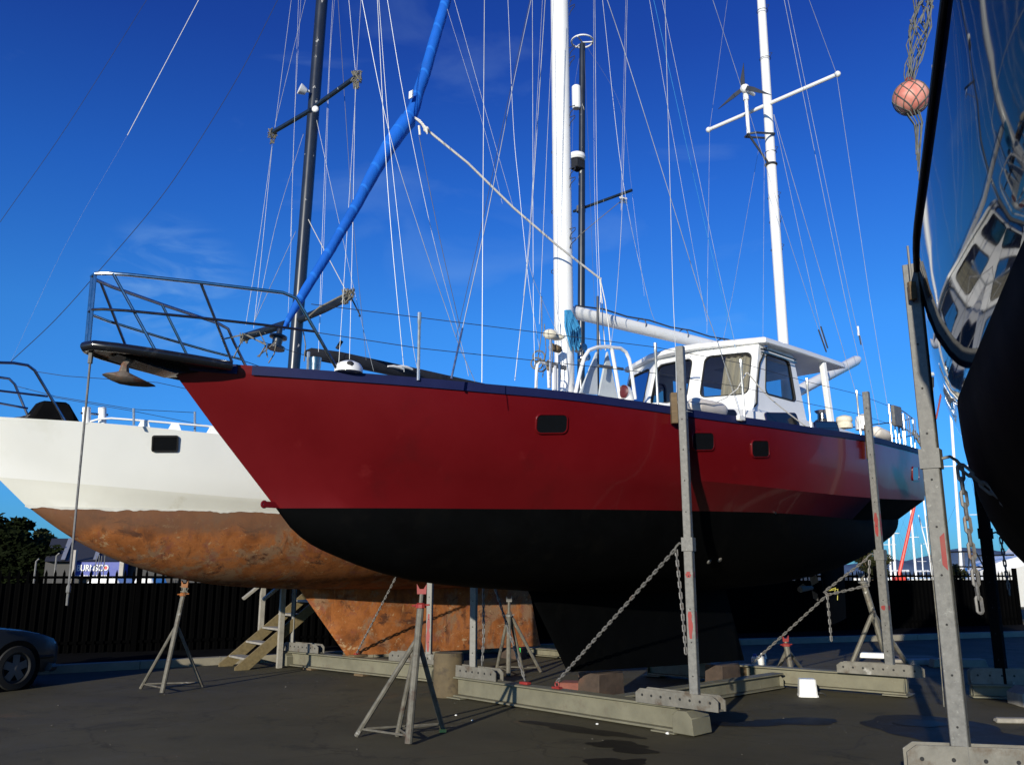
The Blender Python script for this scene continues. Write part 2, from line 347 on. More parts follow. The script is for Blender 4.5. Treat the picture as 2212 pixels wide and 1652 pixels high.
        if bevel:
            b = ob.modifiers.new('edge', 'BEVEL'); b.width = bevel; b.segments = 1; b.limit_method = 'ANGLE'
        return ob
def tag(o, label=None, cat=None, group=None, kind=None):
    if label: o['label'] = label
    if cat: o['category'] = cat
    if group: o['group'] = group
    if kind: o['kind'] = kind
    return o
def thing(name, label, cat, loc, group=None):
    o = bpy.data.objects.new(name, None); C.objects.link(o); o.location = loc; o.empty_display_size = .2; ORG[o] = V(loc)
    return tag(o, label, cat, group)
def copy_thing(src, loc, rz, label):
    r = src.copy(); C.objects.link(r); r.location = loc; r.rotation_euler = (0, 0, rz); r['label'] = label
    for ch in list(src.children):
        c = ch.copy(); C.objects.link(c); c.parent = r
        for g in list(ch.children):
            d = g.copy(); C.objects.link(d); d.parent = c
    return r
def smooth_line(pts, k=6):
    if len(pts) < 3: return pts
    q = [pts[0]*2-pts[1]]+list(pts)+[pts[-1]*2-pts[-2]]; out = []
    for i in range(1, len(q)-2):
        a, b, c, d = q[i-1:i+3]
        for j in range(k):
            t = j/k; out.append(b+((c-a)*t+(a*2-b*5+c*4-d)*t*t+(b*3-a-c*3+d)*t**3)*.5)
    return out+[pts[-1]]
def wire(name, parent, pts, r=.0045, m='wire', seg=5):
    if name not in ('lifeline', 'stay', 'cord', 'mizzen_shroud', 'jib_sheet'): pts = smooth_line([V(p) for p in pts])
    return MB().tube(pts, r*(.82 if m == 'wire' else 1.), seg).build(name, m, parent)
def pchip(tab, k):
    # smooth monotone-ish interpolation of columns over the first column
    n = len(tab); xs = [t[0] for t in tab]; ys = [t[k] for t in tab]
    h = [xs[i+1]-xs[i] for i in range(n-1)]; dl = [(ys[i+1]-ys[i])/h[i] for i in range(n-1)]; m = [0]*n
    m[0], m[-1] = dl[0], dl[-1]
    for i in range(1, n-1):
        m[i] = 0 if dl[i-1]*dl[i] <= 0 else 3*(h[i-1]+h[i])/((2*h[i]+h[i-1])/dl[i-1]+(h[i]+2*h[i-1])/dl[i])
    def f(x):
        if x <= xs[0]: return ys[0]
        if x >= xs[-1]: return ys[-1]
        for i in range(n-1):
            if x <= xs[i+1]:
                t = (x-xs[i])/h[i]; a = 2*t**3-3*t*t+1; b = t**3-2*t*t+t; c = -2*t**3+3*t*t; d = t**3-t*t
                return a*ys[i]+b*h[i]*m[i]+c*ys[i+1]+d*h[i]*m[i+1]
    return f
class Row:
    def __init__(s, tab): s.a, s.b = tab[0][0], tab[-1][0]; s.n = pchip(tab, 1); s.z = pchip(tab, 2)
    def at(s, u): x = s.a+(s.b-s.a)*u; return (x, s.n(x), s.z(x))
def rrect(w, h, r, k=5):
    pts = []
    for cx, cy, a0 in ((w/2-r, h/2-r, 0), (-w/2+r, h/2-r, 90), (-w/2+r, -h/2+r, 180), (w/2-r, -h/2+r, 270)):
        for i in range(k+1):
            a = math.radians(a0+90*i/k); pts.append((cx+r*math.cos(a), cy+r*math.sin(a)))
    return pts
US = [(i/60.)**1.25 for i in range(61)]
# ================================================================== hull maker
def hull_mesh(FR, rows, prof, mats_of, p=.85, q=1., bulge=0., rounds=9, sub=3):
    """rows: Row list from the sheer down to the waterline, prof: keel line z(s); returns MB"""
    mb = MB(); last = {1: [], -1: []}
    for side in (1, -1):
        for ri in range(len(rows)-1):
            A, B = rows[ri], rows[ri+1]
            g = []
            for u in US:
                a, b = A.at(u), B.at(u); line = []
                for k in range(sub+1):
                    t = k/sub; bl = bulge*math.sin(math.pi*t)*min(1, u*6) if ri == 1 else 0
                    line.append(FR.P(a[0]+(b[0]-a[0])*t, side*(a[1]+(b[1]-a[1])*t+bl), a[2]+(b[2]-a[2])*t))
                g.append(line)
            for i in range(len(US)-1):
                for k in range(sub):
                    mb.mi = mats_of(ri, rows[ri].at(US[i])[0]); mb.add([g[i][k], g[i+1][k], g[i+1][k+1], g[i][k+1]], [(0, 1, 2, 3)])
            last[side] += g[-1] if ri == 0 else g[-1][1:]
        W_ = rows[-1]; g = []
        for u in US:
            s, n, z = W_.at(u); zc = min(prof(s), z); line = []
            for k in range(rounds+1):
                a = math.pi/2*k/rounds
                line.append(FR.P(s, side*n*math.cos(a)**p if k < rounds else 0., z-(z-zc)*math.sin(a)**q))
            g.append(line)
        mb.mi = mats_of(len(rows)-1, 0)
        for i in range(len(US)-1):
            for k in range(rounds): mb.add([g[i][k], g[i+1][k], g[i+1][k+1], g[i][k+1]], [(0, 1, 2, 3)])
        last[side] += g[-1][1:]
    mb.mi = mats_of(len(rows), 99)
    poly = last[1]+last[-1][::-1][1:]
    mb.add(poly, [list(range(len(poly)))])
    o = MB(); o.mi = 0
    # weld
    key = {}; idx = []
    for v in mb.v:
        k = (round(v.x, 4), round(v.y, 4), round(v.z, 4))
        if k not in key: key[k] = len(o.v); o.v.append(v)
        idx.append(key[k])
    for f, m_ in zip(mb.f, mb.m):
        ff = []
        for i in f:
            if not ff or idx[i] != ff[-1]: ff.append(idx[i])
        if len(ff) > 1 and ff[0] == ff[-1]: ff.pop()
        if len(set(ff)) == len(ff) and len(ff) > 2: o.f.append(ff); o.m.append(m_)
    return o
def strip(FR, rowA, u0, u1, side, out, h, inner=.06, n=40):
    """bulwark strip: outside face between sheer and h below it, a cap and the inside face"""
    rows = []
    for i in range(n+1):
        s, b, z = rowA.at(u0+(u1-u0)*i/n); b2 = max(b, .012)
        rows.append([FR.P(s, side*(b2-.012), z-h), FR.P(s, side*(b2+out), z-h), FR.P(s, side*(b2+out), z), FR.P(s, side*max(0, b2-inner), z+.003), FR.P(s, side*max(0, b2-inner), z-h)])
    return MB().grid(rows, False)
def hit(FR, x, y, A, B):
    n = 1.5; bl = .03 if A is stripe else 0.
    for _ in range(60):
        p = FR.S(x, y, n); s, _n, z = FR.loc(p)
        za, zb = A.z(s), B.z(s); t = (za-z)/(za-zb); n = .4*n+.6*(A.n(s)+(B.n(s)-A.n(s))*t+bl*math.sin(math.pi*min(1, max(0, t))))
    return FR.S(x, y, n)
def porthole(FR, parent, x0, y0, x1, y1, A, B, framemat, rim=.013, proud=.013, r=.05, paneoff=.0075, panemat='glassdark'):
    ym = (y0+y1)/2; xm = (x0+x1)/2
    c = hit(FR, xm, ym, A, B); e = hit(FR, x1, ym, A, B)-hit(FR, x0, ym, A, B); f = hit(FR, xm, y0, A, B)-hit(FR, xm, y1, A, B)
    w = e.length; ex = e.normalized(); ey = (f-ex*f.dot(ex)); h = f.length; ey.normalize(); ez = ex.cross(ey)
    if ez.dot(V((FR.n[0], FR.n[1], 0))) < 0: ez = -ez
    a = [c+ex*p[0]+ey*p[1] for p in rrect(w+2*rim, h+2*rim, r+rim)]; b = [c+ex*p[0]+ey*p[1] for p in rrect(w, h, r)]
    mb = MB(); n = len(a); rows = [[p-ez*.01 for p in a], [p+ez*proud*.8 for p in a], [p+ez*proud+(c-p)*.012 for p in a], [p+ez*proud for p in b], [p-ez*.01 for p in b]]
    mb.grid(rows, True); fr = mb.build('porthole', framemat, parent)
    MB().add([p+ez*paneoff for p in b], [list(range(n))]).build('pane', panemat, fr, smooth=0)
    return fr
# ================================================================== RED KETCH
SUN_DIR = None
red = thing('sailing_yacht', 'red hulled ketch with white wheelhouse and black underbody standing in yard cradles', 'yacht', RB.P(1.5, 0, 0))
sheer = Row([(-4.93, 0, 3.42), (-4.44, .29, 3.40), (-3.74, .67, 3.39), (-2.52, 1.16, 3.39), (-1.28, 1.52, 3.40), (.07, 1.73, 3.40), (2.21, 1.87, 3.45), (4.65, 1.75, 3.57), (6.5, 1.47, 3.66), (8.4, 1.10, 3.76)])
stripe = Row([(-4.85, 0, 3.335), (-4.42, .275, 3.315), (-3.74, .655, 3.305), (-2.52, 1.15, 3.31), (-1.28, 1.515, 3.32), (.07, 1.725, 3.325), (2.21, 1.865, 3.385), (4.65, 1.745, 3.51), (6.5, 1.465, 3.60), (8.39, 1.095, 3.70)])
chine = Row([(-4.40, 0, 2.84), (-3.92, .235, 2.80), (-2.79, .82, 2.69), (-1.85, 1.15, 2.65), (.15, 1.60, 2.63), (2.13, 1.77, 2.63), (4.75, 1.64, 2.68), (6.5, 1.36, 2.77), (8.32, 1.03, 2.88)])
wl = Row([(-3.78, 0, 2.19), (-3.0, .38, 2.21), (-1.67, .89, 2.24), (-.61, 1.22, 2.27), (.45, 1.40, 2.30), (2.48, 1.50, 2.36), (3.63, 1.43, 2.38), (5.2, 1.2, 2.40), (6.8, .86, 2.48), (8.28, .55, 2.56)])
prof_t = [(-3.78, 2.19), (-3.59, 2.0), (-3.38, 1.87), (-3.05, 1.75), (-2.56, 1.61), (-2.15, 1.53), (-1.52, 1.46), (-.84, 1.42), (0, 1.38), (2, 1.36), (4, 1.42), (6, 1.62), (7.2, 1.85), (8.28, 2.15)]
prof = pchip([(a, b, 0) for a, b in prof_t], 1)
def red_mat(ri, s):
    if ri <= 1: return 0
    if ri == 2: return 0 if s < 4.9 else 1
    return 1 if ri == 3 else 0
hull_mesh(RB, [sheer, stripe, chine, wl], prof, red_mat, bulge=.03).build('hull', ['red', 'black'], red, smooth=22)
# transom boot: black below the knuckle, a light scuffed panel low on the counter
for side in (1, -1):
    mb = strip(RB, sheer, .0, .0398, side, .010, .085); mb.f += []
    a = mb.build('bulwark', 'navystripe', red, smooth=40)
    strip(RB, sheer, .0478, 1., side, .010, .085).build('bulwark', 'navystripe', red, smooth=40)
rows = []
for u in US:
    s, n, z = sheer.at(u); n = max(.0, n-.06)
    rows.append([RB.P(s, n*k, z-.09+.05*(1-k*k)) for k in (-1, -.5, 0, .5, 1)])
MB().grid(rows).build('deck', 'deck', red)
def foil(FR, top, bot, zt, zb, th, m, parent, name):
    rows = []
    for k in range(7):
        t = k/6; a0 = top[0]+(bot[0]-top[0])*t; a1 = top[1]+(bot[1]-top[1])*t; z0 = zt[0]+(zb[0]-zt[0])*t; z1 = zt[1]+(zb[1]-zt[1])*t; r = []
        for j in range(24):
            a = 2*math.pi*j/24; x = .5-.5*math.cos(a); w = th*(.3*math.sqrt(max(x, 0))-.13*x-.35*x*x+.28*x**3-.1*x**4)*1.9
            r.append(FR.P(a0+(a1-a0)*x, (w if math.sin(a) >= 0 else -w), z0+(z1-z0)*x))
        rows.append(r)
    mb = MB().grid(rows, True); mb.add(rows[-1], [list(range(24))]); mb.add(rows[0], [list(range(24))])
    return mb.build(name, m, parent, smooth=50)
foil(RB, (-.62, 3.42), (.1, 3.87), (1.52, 1.52), (.47, .36), .42, 'black', red, 'keel')
rud = foil(RB, (6.3, 7.2), (6.45, 7.1), (1.98, 2.1), (.75, .85), .16, 'black', red, 'rudder')
pr = MB(); pr.tube([RB.P(5.6, 0, 1.35), RB.P(6.0, 0, 1.37)], [.05, .03])
for k in range(3):
    a = math.radians(30+120*k); up = V((0, 0, 1))*math.cos(a)+V((RB.n[0], RB.n[1], 0))*math.sin(a); sd = V((RB.d[0], RB.d[1], 0))
    pr.add([RB.P(5.95, 0, 1.37)+up*.04, RB.P(5.95, 0, 1.37)+up*.15+sd.cross(up)*.07+sd*.03, RB.P(5.95, 0, 1.37)+up*.24, RB.P(5.95, 0, 1.37)+up*.15-sd.cross(up)*.07-sd*.03], [(0, 1, 2, 3)])
pr.build('propeller', 'chain', red)
for b in ((1159, 896, 1224, 934), (1496, 935, 1541, 971), (1624, 952, 1660, 986), (1971, 1009, 1984, 1036)):
    porthole(RB, red, *b, stripe, chine, 'red')
# exhaust / skin fittings
for x, y in ((1673, 1107),):
    c = hit(RB, x, y, chine, wl); n = V((RB.n[0], RB.n[1], -.3)).normalized()
    MB().cyl(c-n*.03, c+n*.02, .022, .018, 10).build('skin_fitting', 'steel', red)
def hit_bilge(x, y):
    n = 1.
    for _ in range(80):
        p = RB.S(x, y, n); s, _n, z = RB.loc(p); zw, zc = wl.z(s), prof(s); q = min(1, max(0, (zw-z)/(zw-zc)))
        n = .7*n+.3*wl.n(s)*math.cos(math.asin(q))**.85
    return RB.S(x, y, n)
for x, y in ((1532, 1213), (1555, 1209)):
    c = hit_bilge(x, y); n = V((RB.n[0], RB.n[1], -.9)).normalized(); f = n.orthogonal().normalized()
    MB().lathe(c-n*.01, [(.033, -.01), (.033, .012), (.026, .02), (0, .022)], 14, (f, n.cross(f), n)).build('anode', 'galv', red)
c = RB.P(-3.78, 0, 2.22); d_ = V((RB.d[0], RB.d[1], 0)); nn = V((RB.n[0], RB.n[1], 0))
mb = MB(); mb.box(c-d_*.05, .16, .03, .055, (d_, nn, Z3)); mb.ring(c-d_*.12, .026, .012, (d_, Z3), 14); mb.build('bobstay_eye', 'red', red)
# ---- bowsprit
sp_pts = [(-4.48, .37, 3.365), (-4.8, .335, 3.375), (-5.1, .265, 3.39), (-5.38, .175, 3.405), (-5.53, .09, 3.415), (-5.57, 0, 3.415)]
full = sp_pts+[(a, -b, z) for a, b, z in sp_pts[::-1][1:]]
spr = MB().tube([RB.P(*p) for p in full], .041, 12).build('bowsprit', 'blackpaint', red)
rows = [[RB.P(a, b*k, z+.01) for k in (1, .5, 0, -.5, -1)] for a, b, z in sp_pts]; rows2 = [[RB.P(a, b*k, z-.025) for k in (1, .5, 0, -.5, -1)] for a, b, z in sp_pts]
mb = MB().grid(rows); mb.grid(rows2); mb.build('sprit_platform', 'blackpaint', spr)
MB().prism([(-5.35, 3.365), (-4.45, 3.365), (-4.86, 3.28), (-5.0, 3.30)], RB.P(0, -.12, 0), V((RB.d[0], RB.d[1], 0)), Z3, V((RB.n[0], RB.n[1], 0))*.24).build('gusset', 'blackpaint', spr)
# ---- pulpit
def prail(z, dz=0.):
    pts = [(-3.66, .74, 3.42), (-3.98, .70, 3.88), (-4.06, .68, z-.03), (-4.18, .655, z), (-4.83, .42, z), (-5.35, .21, z), (-5.50, .12, z), (-5.565, .05, z)]
    return pts
top = prail(4.03); top = top+[(a, -b, z) for a, b, z in top[::-1]]
rail = MB().tube([RB.P(*p) for p in top], .0155, 8).build('pulpit', 'steel', red)
mid = [(-3.87, .715, 3.72), (-4.3, .60, 3.72), (-4.83, .42, 3.72), (-5.35, .21, 3.72), (-5.5, .12, 3.72), (-5.56, .05, 3.72)]; mid = mid+[(a, -b, z) for a, b, z in mid[::-1]]
MB().tube([RB.P(*p) for p in mid], .0125, 8).build('middle_rail', 'steel', rail)
for k in (1, -1):
    MB().cyl(RB.P(-5.565, .04*k, 4.03), RB.P(-5.555, .04*k, 3.45), .014, seg=8).build('upright', 'steel', rail)
    MB().cyl(RB.P(-5.46, .15*k, 4.03), RB.P(-5.10, .265*k, 3.41), .013, seg=8).build('upright', 'steel', rail)
    MB().cyl(RB.P(-4.83, .42*k, 4.03), RB.P(-4.47, .36*k, 3.40), .013, seg=8).build('upright', 'steel', rail)
# ---- fore-deck fittings
MB().cyl(RB.S(680, 800, .35), RB.S(681, 773, .35), .05, .06, 14).build('capstan', 'steel', red)
c = RB.S(753, 800, .75); mb = MB(); mb.lathe(c, [(.13, -.02), (.13, .02), (.105, .06), (.05, .085), (0, .09)], 20); v = mb.build('deck_vent', 'white', red)
for dx in (-.05, .05):
    MB().sphere(c+V((dx*.8-.01, -.09-dx*.3, .03)), .036, 10, 6, (1, .6, 1)).build('vent_hole', 'rubber', v)
for x in (855, 874):
    c = RB.S(x, 806, 1.0); MB().tube([c+d_*-.09+Z3*.05, c-d_*.03+Z3*.06, c+d_*.03+Z3*.06, c+d_*.09+Z3*.05], [.008, .014, .014, .008], 8).build('cleat', 'white', red)
# coils of line on the rail near the furler
mb = MB()
for q in (((527, 722), (518, 745), (505, 772)), ((530, 722), (560, 716), (572, 740), (578, 772)), ((556, 770), (580, 752), (598, 735)), ((596, 745), (592, 765), (580, 784)), ((655, 715), (660, 745), (657, 780))):
    mb.tube([RB.S(x, y, .2) for x, y in q], .006, 5)
mb.tube([RB.S(480, 733, -.3), RB.S(530, 722, 0), RB.S(575, 745, .3), RB.S(560, 770, .4)], .008, 5)
mb.build('furling_line', 'ropeold', red)
# ---- furled genoa
drum = MB(); a, b = RB.S(596, 752, 0), RB.S(604, 716, 0); ax = (b-a).normalized(); ex = ax.orthogonal().normalized(); ey = ax.cross(ex)
drum.lathe(a, [(0, -.01), (.085, -.01), (.085, .015), (.045, .02), (.05, .10), (.085, .105), (.085, .125), (.03, .13), (.025, .2), (0, .2)], 18, (ex, ey, ax))
dr = drum.build('furler_drum', 'darkpaint', red)
sail_px = [(612, 712, .012), (622, 692, .028), (640, 660, .042), (665, 618, .048), (700, 562, .05), (735, 503, .053), (772, 440, .058), (806, 375, .070), (838, 320, .082), (862, 285, .094), (880, 262, .100), (883, 257, .082), (895, 232, .070), (905, 196, .066), (918, 160, .066), (932, 110, .066), (945, 65, .066), (960, 15, .064), (971, -30, .06)]
pts = [RB.S(x, y, 0) for x, y, r in sail_px]; rr = [r for *_, r in sail_px]
mh = RB.P(.02, 0, 13.5); p_ = pts[-1]
for k in range(1, 8): pts.append(p_+(mh-p_)*k/8.5); rr.append(.06-.006*k)
# refine and add the folds of the cover
P2, R2 = [], []
for i in range(len(pts)-1):
    m_ = max(2, int((pts[i+1]-pts[i]).length/.05))
    for k in range(m_): t = k/m_; P2.append(pts[i]+(pts[i+1]-pts[i])*t); R2.append((rr[i]+(rr[i+1]-rr[i])*t)*(1+.025*math.sin(len(P2)*.83)*math.sin(len(P2)*.21)+random.uniform(-.022, .022)))
MB().tube(P2, R2, 14).build('furled_sail', 'bluesail', red, smooth=60)
c = RB.S(888, 205, .07); MB().box(c, .05, .02, .09, (V((.8, -.3, .3)).normalized(), V((.3, .9, 0)).normalized(), Z3)).build('sail_patch', 'white', red)
sheet = [RB.S(892, 252, .06), RB.S(905, 262, .1), RB.S(930, 287, .15), RB.S(1010, 352, .2), RB.S(1109, 449, .25), RB.S(1202, 529, .28), RB.S(1295, 601, .3)]
sh = MB().tube(sheet, .014, 6).build('sheet', 'rope', red)
mb = MB(); c = RB.S(897, 255, .1)
for k in range(5): mb.tube([c+V((.0, 0, .0)), c+V((.06+.02*k, -.03, -.05-.025*k)), c+V((.10+.01*k, 0, -.12-.02*k))], .010, 5)
mb.sphere(RB.S(921, 280, .15), .035, 8, 6); mb.tube([RB.S(905, 272, .1), RB.S(907, 292, .1)], .013, 6); mb.build('knot', 'rope', sh)
mb = MB()
for x0, x1 in ((1295, 1300), (1296, 1312), (1298, 1290)):
    mb.tube([RB.S(x0, 600, .3), RB.S((x0+x1)/2+3, 650, .3), RB.S(x1+2, 700, .3), RB.S(x1+8, 757, .3)], .007, 5)
mb.build('rope_tail', 'rope', sh)
# ---- main mast
mast = MB().tube([RB.P(.12, 0, 3.3), RB.P(.12, 0, 10), RB.P(.10, 0, 17)], [.127, .125, .11], 24).build('main_mast', 'white', red, smooth=60)
for side, ys in ((1, (20, 130, 258, 390, 520)), (-1, (82, 205, 333, 464, 595))):
    for y in ys:
        for dy in ((0, 22) if side == 1 else (0,)):
            c = RB.A(1217, y+dy, .12); h = RB.n; o = V((h[0], h[1], 0))*.115*side; s_ = V((h[0], h[1], 0))*side
            MB().tube([c+o+Z3*.0, c+o+s_*.02+Z3*.05, c+o+s_*.10+Z3*.09, c+o+s_*.10+Z3*.12, c+o+Z3*.13], .006, 5).build('mast_step', 'wiredark', mast)
z_ = 11.8
MB().tube([RB.P(.1, -1.6, z_), RB.P(.1, 1.6, z_)], .035, 10).build('spreader', 'white', mast)
g0 = RB.S(1246, 673, 0)
boom = MB().tube([RB.P(.25, 0, 4.93), RB.P(.33, 0, 4.935), RB.P(5.35, 0, 5.12)], [.06, .088, .085], 16).build('boom', 'white', mast, smooth=60)
MB().tube([RB.P(.35, 0, 5.03)]+[RB.P(.9+.5*k, .0, 5.055+.022*k+(.02 if k % 2 else .045)) for k in range(8)]+[RB.P(5.1, 0, 5.22)], .012, 5).build('boom_lacing', 'wiredark', boom)
for s_ in (1.7, 2.7, 3.7): MB().ring(RB.P(s_, 0, 4.985+.036*(s_-.33)), .095, .007, (nn, Z3), 18).build('boom_band', 'wiredark', boom)
mb = MB(); c = RB.P(.0, .118, 4.75)
for k in range(11):
    a = RB.S(1221+k*1.0, 670, .17); b = RB.S(1234+k*2.0, 757-(k % 4)*8, .17); q = (a+b)/2+V((.025*math.sin(k*2.1), 0, 0))
    mb.tube([a, q+V((-.035, 0, .05)), b, q+V((.04, 0, -.02)), a], .015, 5)
mb.ring(RB.S(1229, 690, .15), .05, .012, (V((1, 0, 0)), V((0, .6, .4))), 14); mb.build('rope_coil', 'ropeblue', mast)
for x, y, n in ((1199, 752, .16), (1255, 752, .12), (1262, 773, .12)):
    c = RB.S(x, y, n); e = V((.5 if x > 1220 else -.6, -.75, 0)).normalized(); f = e.orthogonal().normalized()
    MB().lathe(c, [(.045, -.09), (.05, 0), (.032, .02), (.036, .06), (.05, .07), (0, .072)], 14, (f, e.cross(f), e)).build('mast_winch', 'steel' if x > 1220 else 'wood', mast)
# hanging halyard tails and sail ties around the mast foot
for x0, y0, x1, y1 in ((1170, 640, 1160, 790), (1176, 700, 1172, 815), (1190, 716, 1188, 830), (1208, 790, 1205, 838), (1258, 760, 1250, 820)):
    a = RB.S(x0, y0, .35); b = RB.S(x1, y1, .35); MB().tube([a, (a+b)/2+V((.03, 0, 0)), b], .006, 5).build('halyard_tail', 'ropeold', mast)
mb = MB()
for x, y in ((1168, 790), (1164, 770), (1160, 785)):
    mb.ring(RB.S(x, y, .4), .07, .009, (V((1, 0, 0)), Z3), 14)
mb.build('halyard_coil', 'ropeold', mast)
# mast-side pin rails, posts and hoops
def hoop(pts, n, r=.022, name='mast_hoop'):
    return MB().tube([RB.S(x, y, n) for x, y in pts], r, 8).build(name, 'white', red)
hoop([(1158, 838), (1159, 800), (1161, 788), (1168, 782), (1178, 784), (1184, 792), (1186, 838)], .5, .018)
hoop([(1243, 850), (1254, 800), (1262, 772), (1272, 757), (1290, 750), (1317, 749), (1322, 756), (1340, 862)], .55, .024)
hoop([(1317, 750), (1340, 752), (1352, 760), (1359, 775), (1364, 800), (1372, 862)], .30, .024)
MB().tube([RB.S(1188, 838, .75), RB.S(1189, 730, .75)], .014, 8).build('stanchion', 'stanchion', red)
mb = MB(); mb.sphere(RB.S(1188, 722, .75), .075, 12, 8, (1.1, .8, .8)); mb.sphere(RB.S(1202, 728, .72), .07, 12, 8, (1.4, .8, .55)); mb.build('sail_bag', 'canvas', red)
for x, y0, y1, m_ in ((1206, 768, 848, 'white'), (1197, 790, 846, 'white'), (1186, 778, 800, 'wood')):
    MB().bar(RB.S(x, y1, .6), RB.S(x, y0, .6), .035, .035).build('pin_rail_post', m_, red)
MB().bar(RB.S(1180, 785, .6), RB.S(1222, 795, .6), .03, .05).build('pin_rail', 'galv', red)
for tri in (((1254, 848), (1290, 760), (1291, 852)), ((1294, 853), (1313, 760), (1336, 863))):
    q = [RB.S(x, y, .42) for x, y in tri]; MB().prism([(0, 0), (1, 0), (0, 1)], q[0], q[1]-q[0], q[2]-q[0], nn*-.03).build('grey_panel', 'grey', red, smooth=0)
MB().tube([RB.S(1291, 640, .38), RB.S(1292, 851, .38)], .016, 8).build('inner_stay', 'wiredark', red)
MB().tube([RB.S(1293, 790, .6), RB.S(1345, 797, .2)], .02, 8).build('cross_bar', 'wiredark', red)
c = RB.S(1357, 864, .62); e = V((-.75, -.66, 0)).normalized(); f = V((e.y, -e.x, 0))
cow = MB().tube([c+Z3*-.05, c+Z3*.02, c+Z3*.07+e*.02, c+Z3*.095+e*.05, c+Z3*.095+e*.09], [.07, .075, .08, .085, .088], 16, caps=False).build('cowl_vent', 'white', red)
MB().sphere(c+Z3*.095+e*.075, .082, 14, 8, (.4, 1, 1), ax=(e, f, Z3)).build('cowl_mouth', 'maroon', cow)
# ---- cabin trunk
zt = lambda s: 3.70+.012*s
tr = []
tk = [(1.0, .85), (1.6, 1.12), (2.4, 1.3), (3.5, 1.36), (4.7, 1.34), (5.6, 1.2), (6.15, 1.08)]
rows = []
for s, n in tk:
    rows.append([RB.P(s, -n-.06, 3.4), RB.P(s, -n, zt(s)-.02), RB.P(s, -n+.05, zt(s)), RB.P(s, 0, zt(s)+.05), RB.P(s, n-.05, zt(s)), RB.P(s, n, zt(s)-.02), RB.P(s, n+.06, 3.4)])
mb = MB().grid(rows); mb.add(rows[0], [list(range(7))]); mb.add(rows[-1], [list(range(7))]); trunk = mb.build('cabin_trunk', 'white', red)
rt = Row([(a, b, zt(a)) for a, b in tk]); rb_ = Row([(a, b+.06, 3.4) for a, b in tk])
for b in ((1567, 886, 1590, 897), (1658, 894, 1724, 917), (1765, 914, 1812, 937)):
    porthole(RB, trunk, b[0], b[1]+1, b[2], b[3]+10, rt, rb_, 'navystripe', rim=.012, proud=.012, r=.04)
# ---- wheelhouse: plan corners (s, n) at sill and at eaves
cb = [(4.02, 1.20), (2.50, 1.21), (2.14, .40), (2.14, -.40), (2.50, -1.21), (4.02, -1.20)]
ct = [(3.86, 1.12), (2.86, 1.16), (2.52, .38), (2.52, -.38), (2.86, -1.16), (3.86, -1.12)]
ZB, ZT = 3.62, 4.76
def wall_piece(i, win, r=.09):
    A0, A1, B1, B0 = RB.P(*cb[i], ZB), RB.P(*cb[i+1], ZB), RB.P(*ct[i+1], ZT), RB.P(*ct[i], ZT)
    def bl(u, v): return A0*(1-u)*(1-v)+A1*u*(1-v)+B1*u*v+B0*(1-u)*v
    u0, v0, u1, v1 = win; W = ((A1-A0).length+(B1-B0).length)/2; H = ZT-ZB
    inner = [(((u0+u1)/2+p[0]/W), ((v0+v1)/2+p[1]/H)) for p in rrect((u1-u0)*W, (v1-v0)*H, r, 4)]
    n = len(inner); outer = []
    for (u, v) in inner:
        du, dv = u-(u0+u1)/2, v-(v0+v1)/2; du = du or 1e-6; dv = dv or 1e-6
        t = min(((1-(u0+u1)/2) if du > 0 else (u0+u1)/2)/abs(du), ((1-(v0+v1)/2) if dv > 0 else (v0+v1)/2)/abs(dv)); outer.append([(u0+u1)/2+du*t, (v0+v1)/2+dv*t])
    for cu, cv in ((0, 0), (0, 1), (1, 0), (1, 1)):
        k = min(range(n), key=lambda j: (outer[j][0]-cu)**2+(outer[j][1]-cv)**2); outer[k] = [cu, cv]
    no = (A1-A0).cross(B0-A0).normalized(); 
    if no.dot(RB.P(3.2, 0, 4.2)-bl(.5, .5)) > 0: no = -no
    oo = [bl(*p) for p in outer]; ii = [bl(*p) for p in inner]
    return oo, ii, no, bl
wins = [(.16, .36, .80, .90), (.10, .33, .86, .88), (.09, .33, .91, .88), (.14, .33, .90, .88), (.20, .36, .84, .90)]
wm = MB(); pieces = []
for i in range(5):
    oo, ii, no, bl = wall_piece(i, wins[i]); pieces.append((ii, no)); blf = bl if i == 1 else (blf if i > 1 else None)
    wm.grid([[p for p in oo], [p for p in ii], [p-no*.05 for p in ii], [p-no*.05 for p in oo]], True)
wobj = wm.build('wheelhouse', 'white', red, smooth=25)
for k, (ii, no) in enumerate(pieces):
    c = sum(ii, V((0, 0, 0)))/len(ii); fr = MB()
    fr.grid([[p+(p-c)*.02+no*.002 for p in ii], [p+(p-c)*.02+no*.010 for p in ii], [p-(p-c)*.025+no*.010 for p in ii], [p-(p-c)*.025-no*.03 for p in ii]], True)
    w = fr.build('window', 'rubber', wobj)
    MB().add([p-no*.012 for p in ii], [list(range(len(ii)))]).build('pane', 'glass', wobj, smooth=0)
# plain skirt under the walls down to the trunk
mb = MB(); mb.grid([[RB.P(*p, 3.45) for p in cb], [RB.P(*p, ZB) for p in cb]]); mb.build('skirt', 'white', wobj, smooth=20)
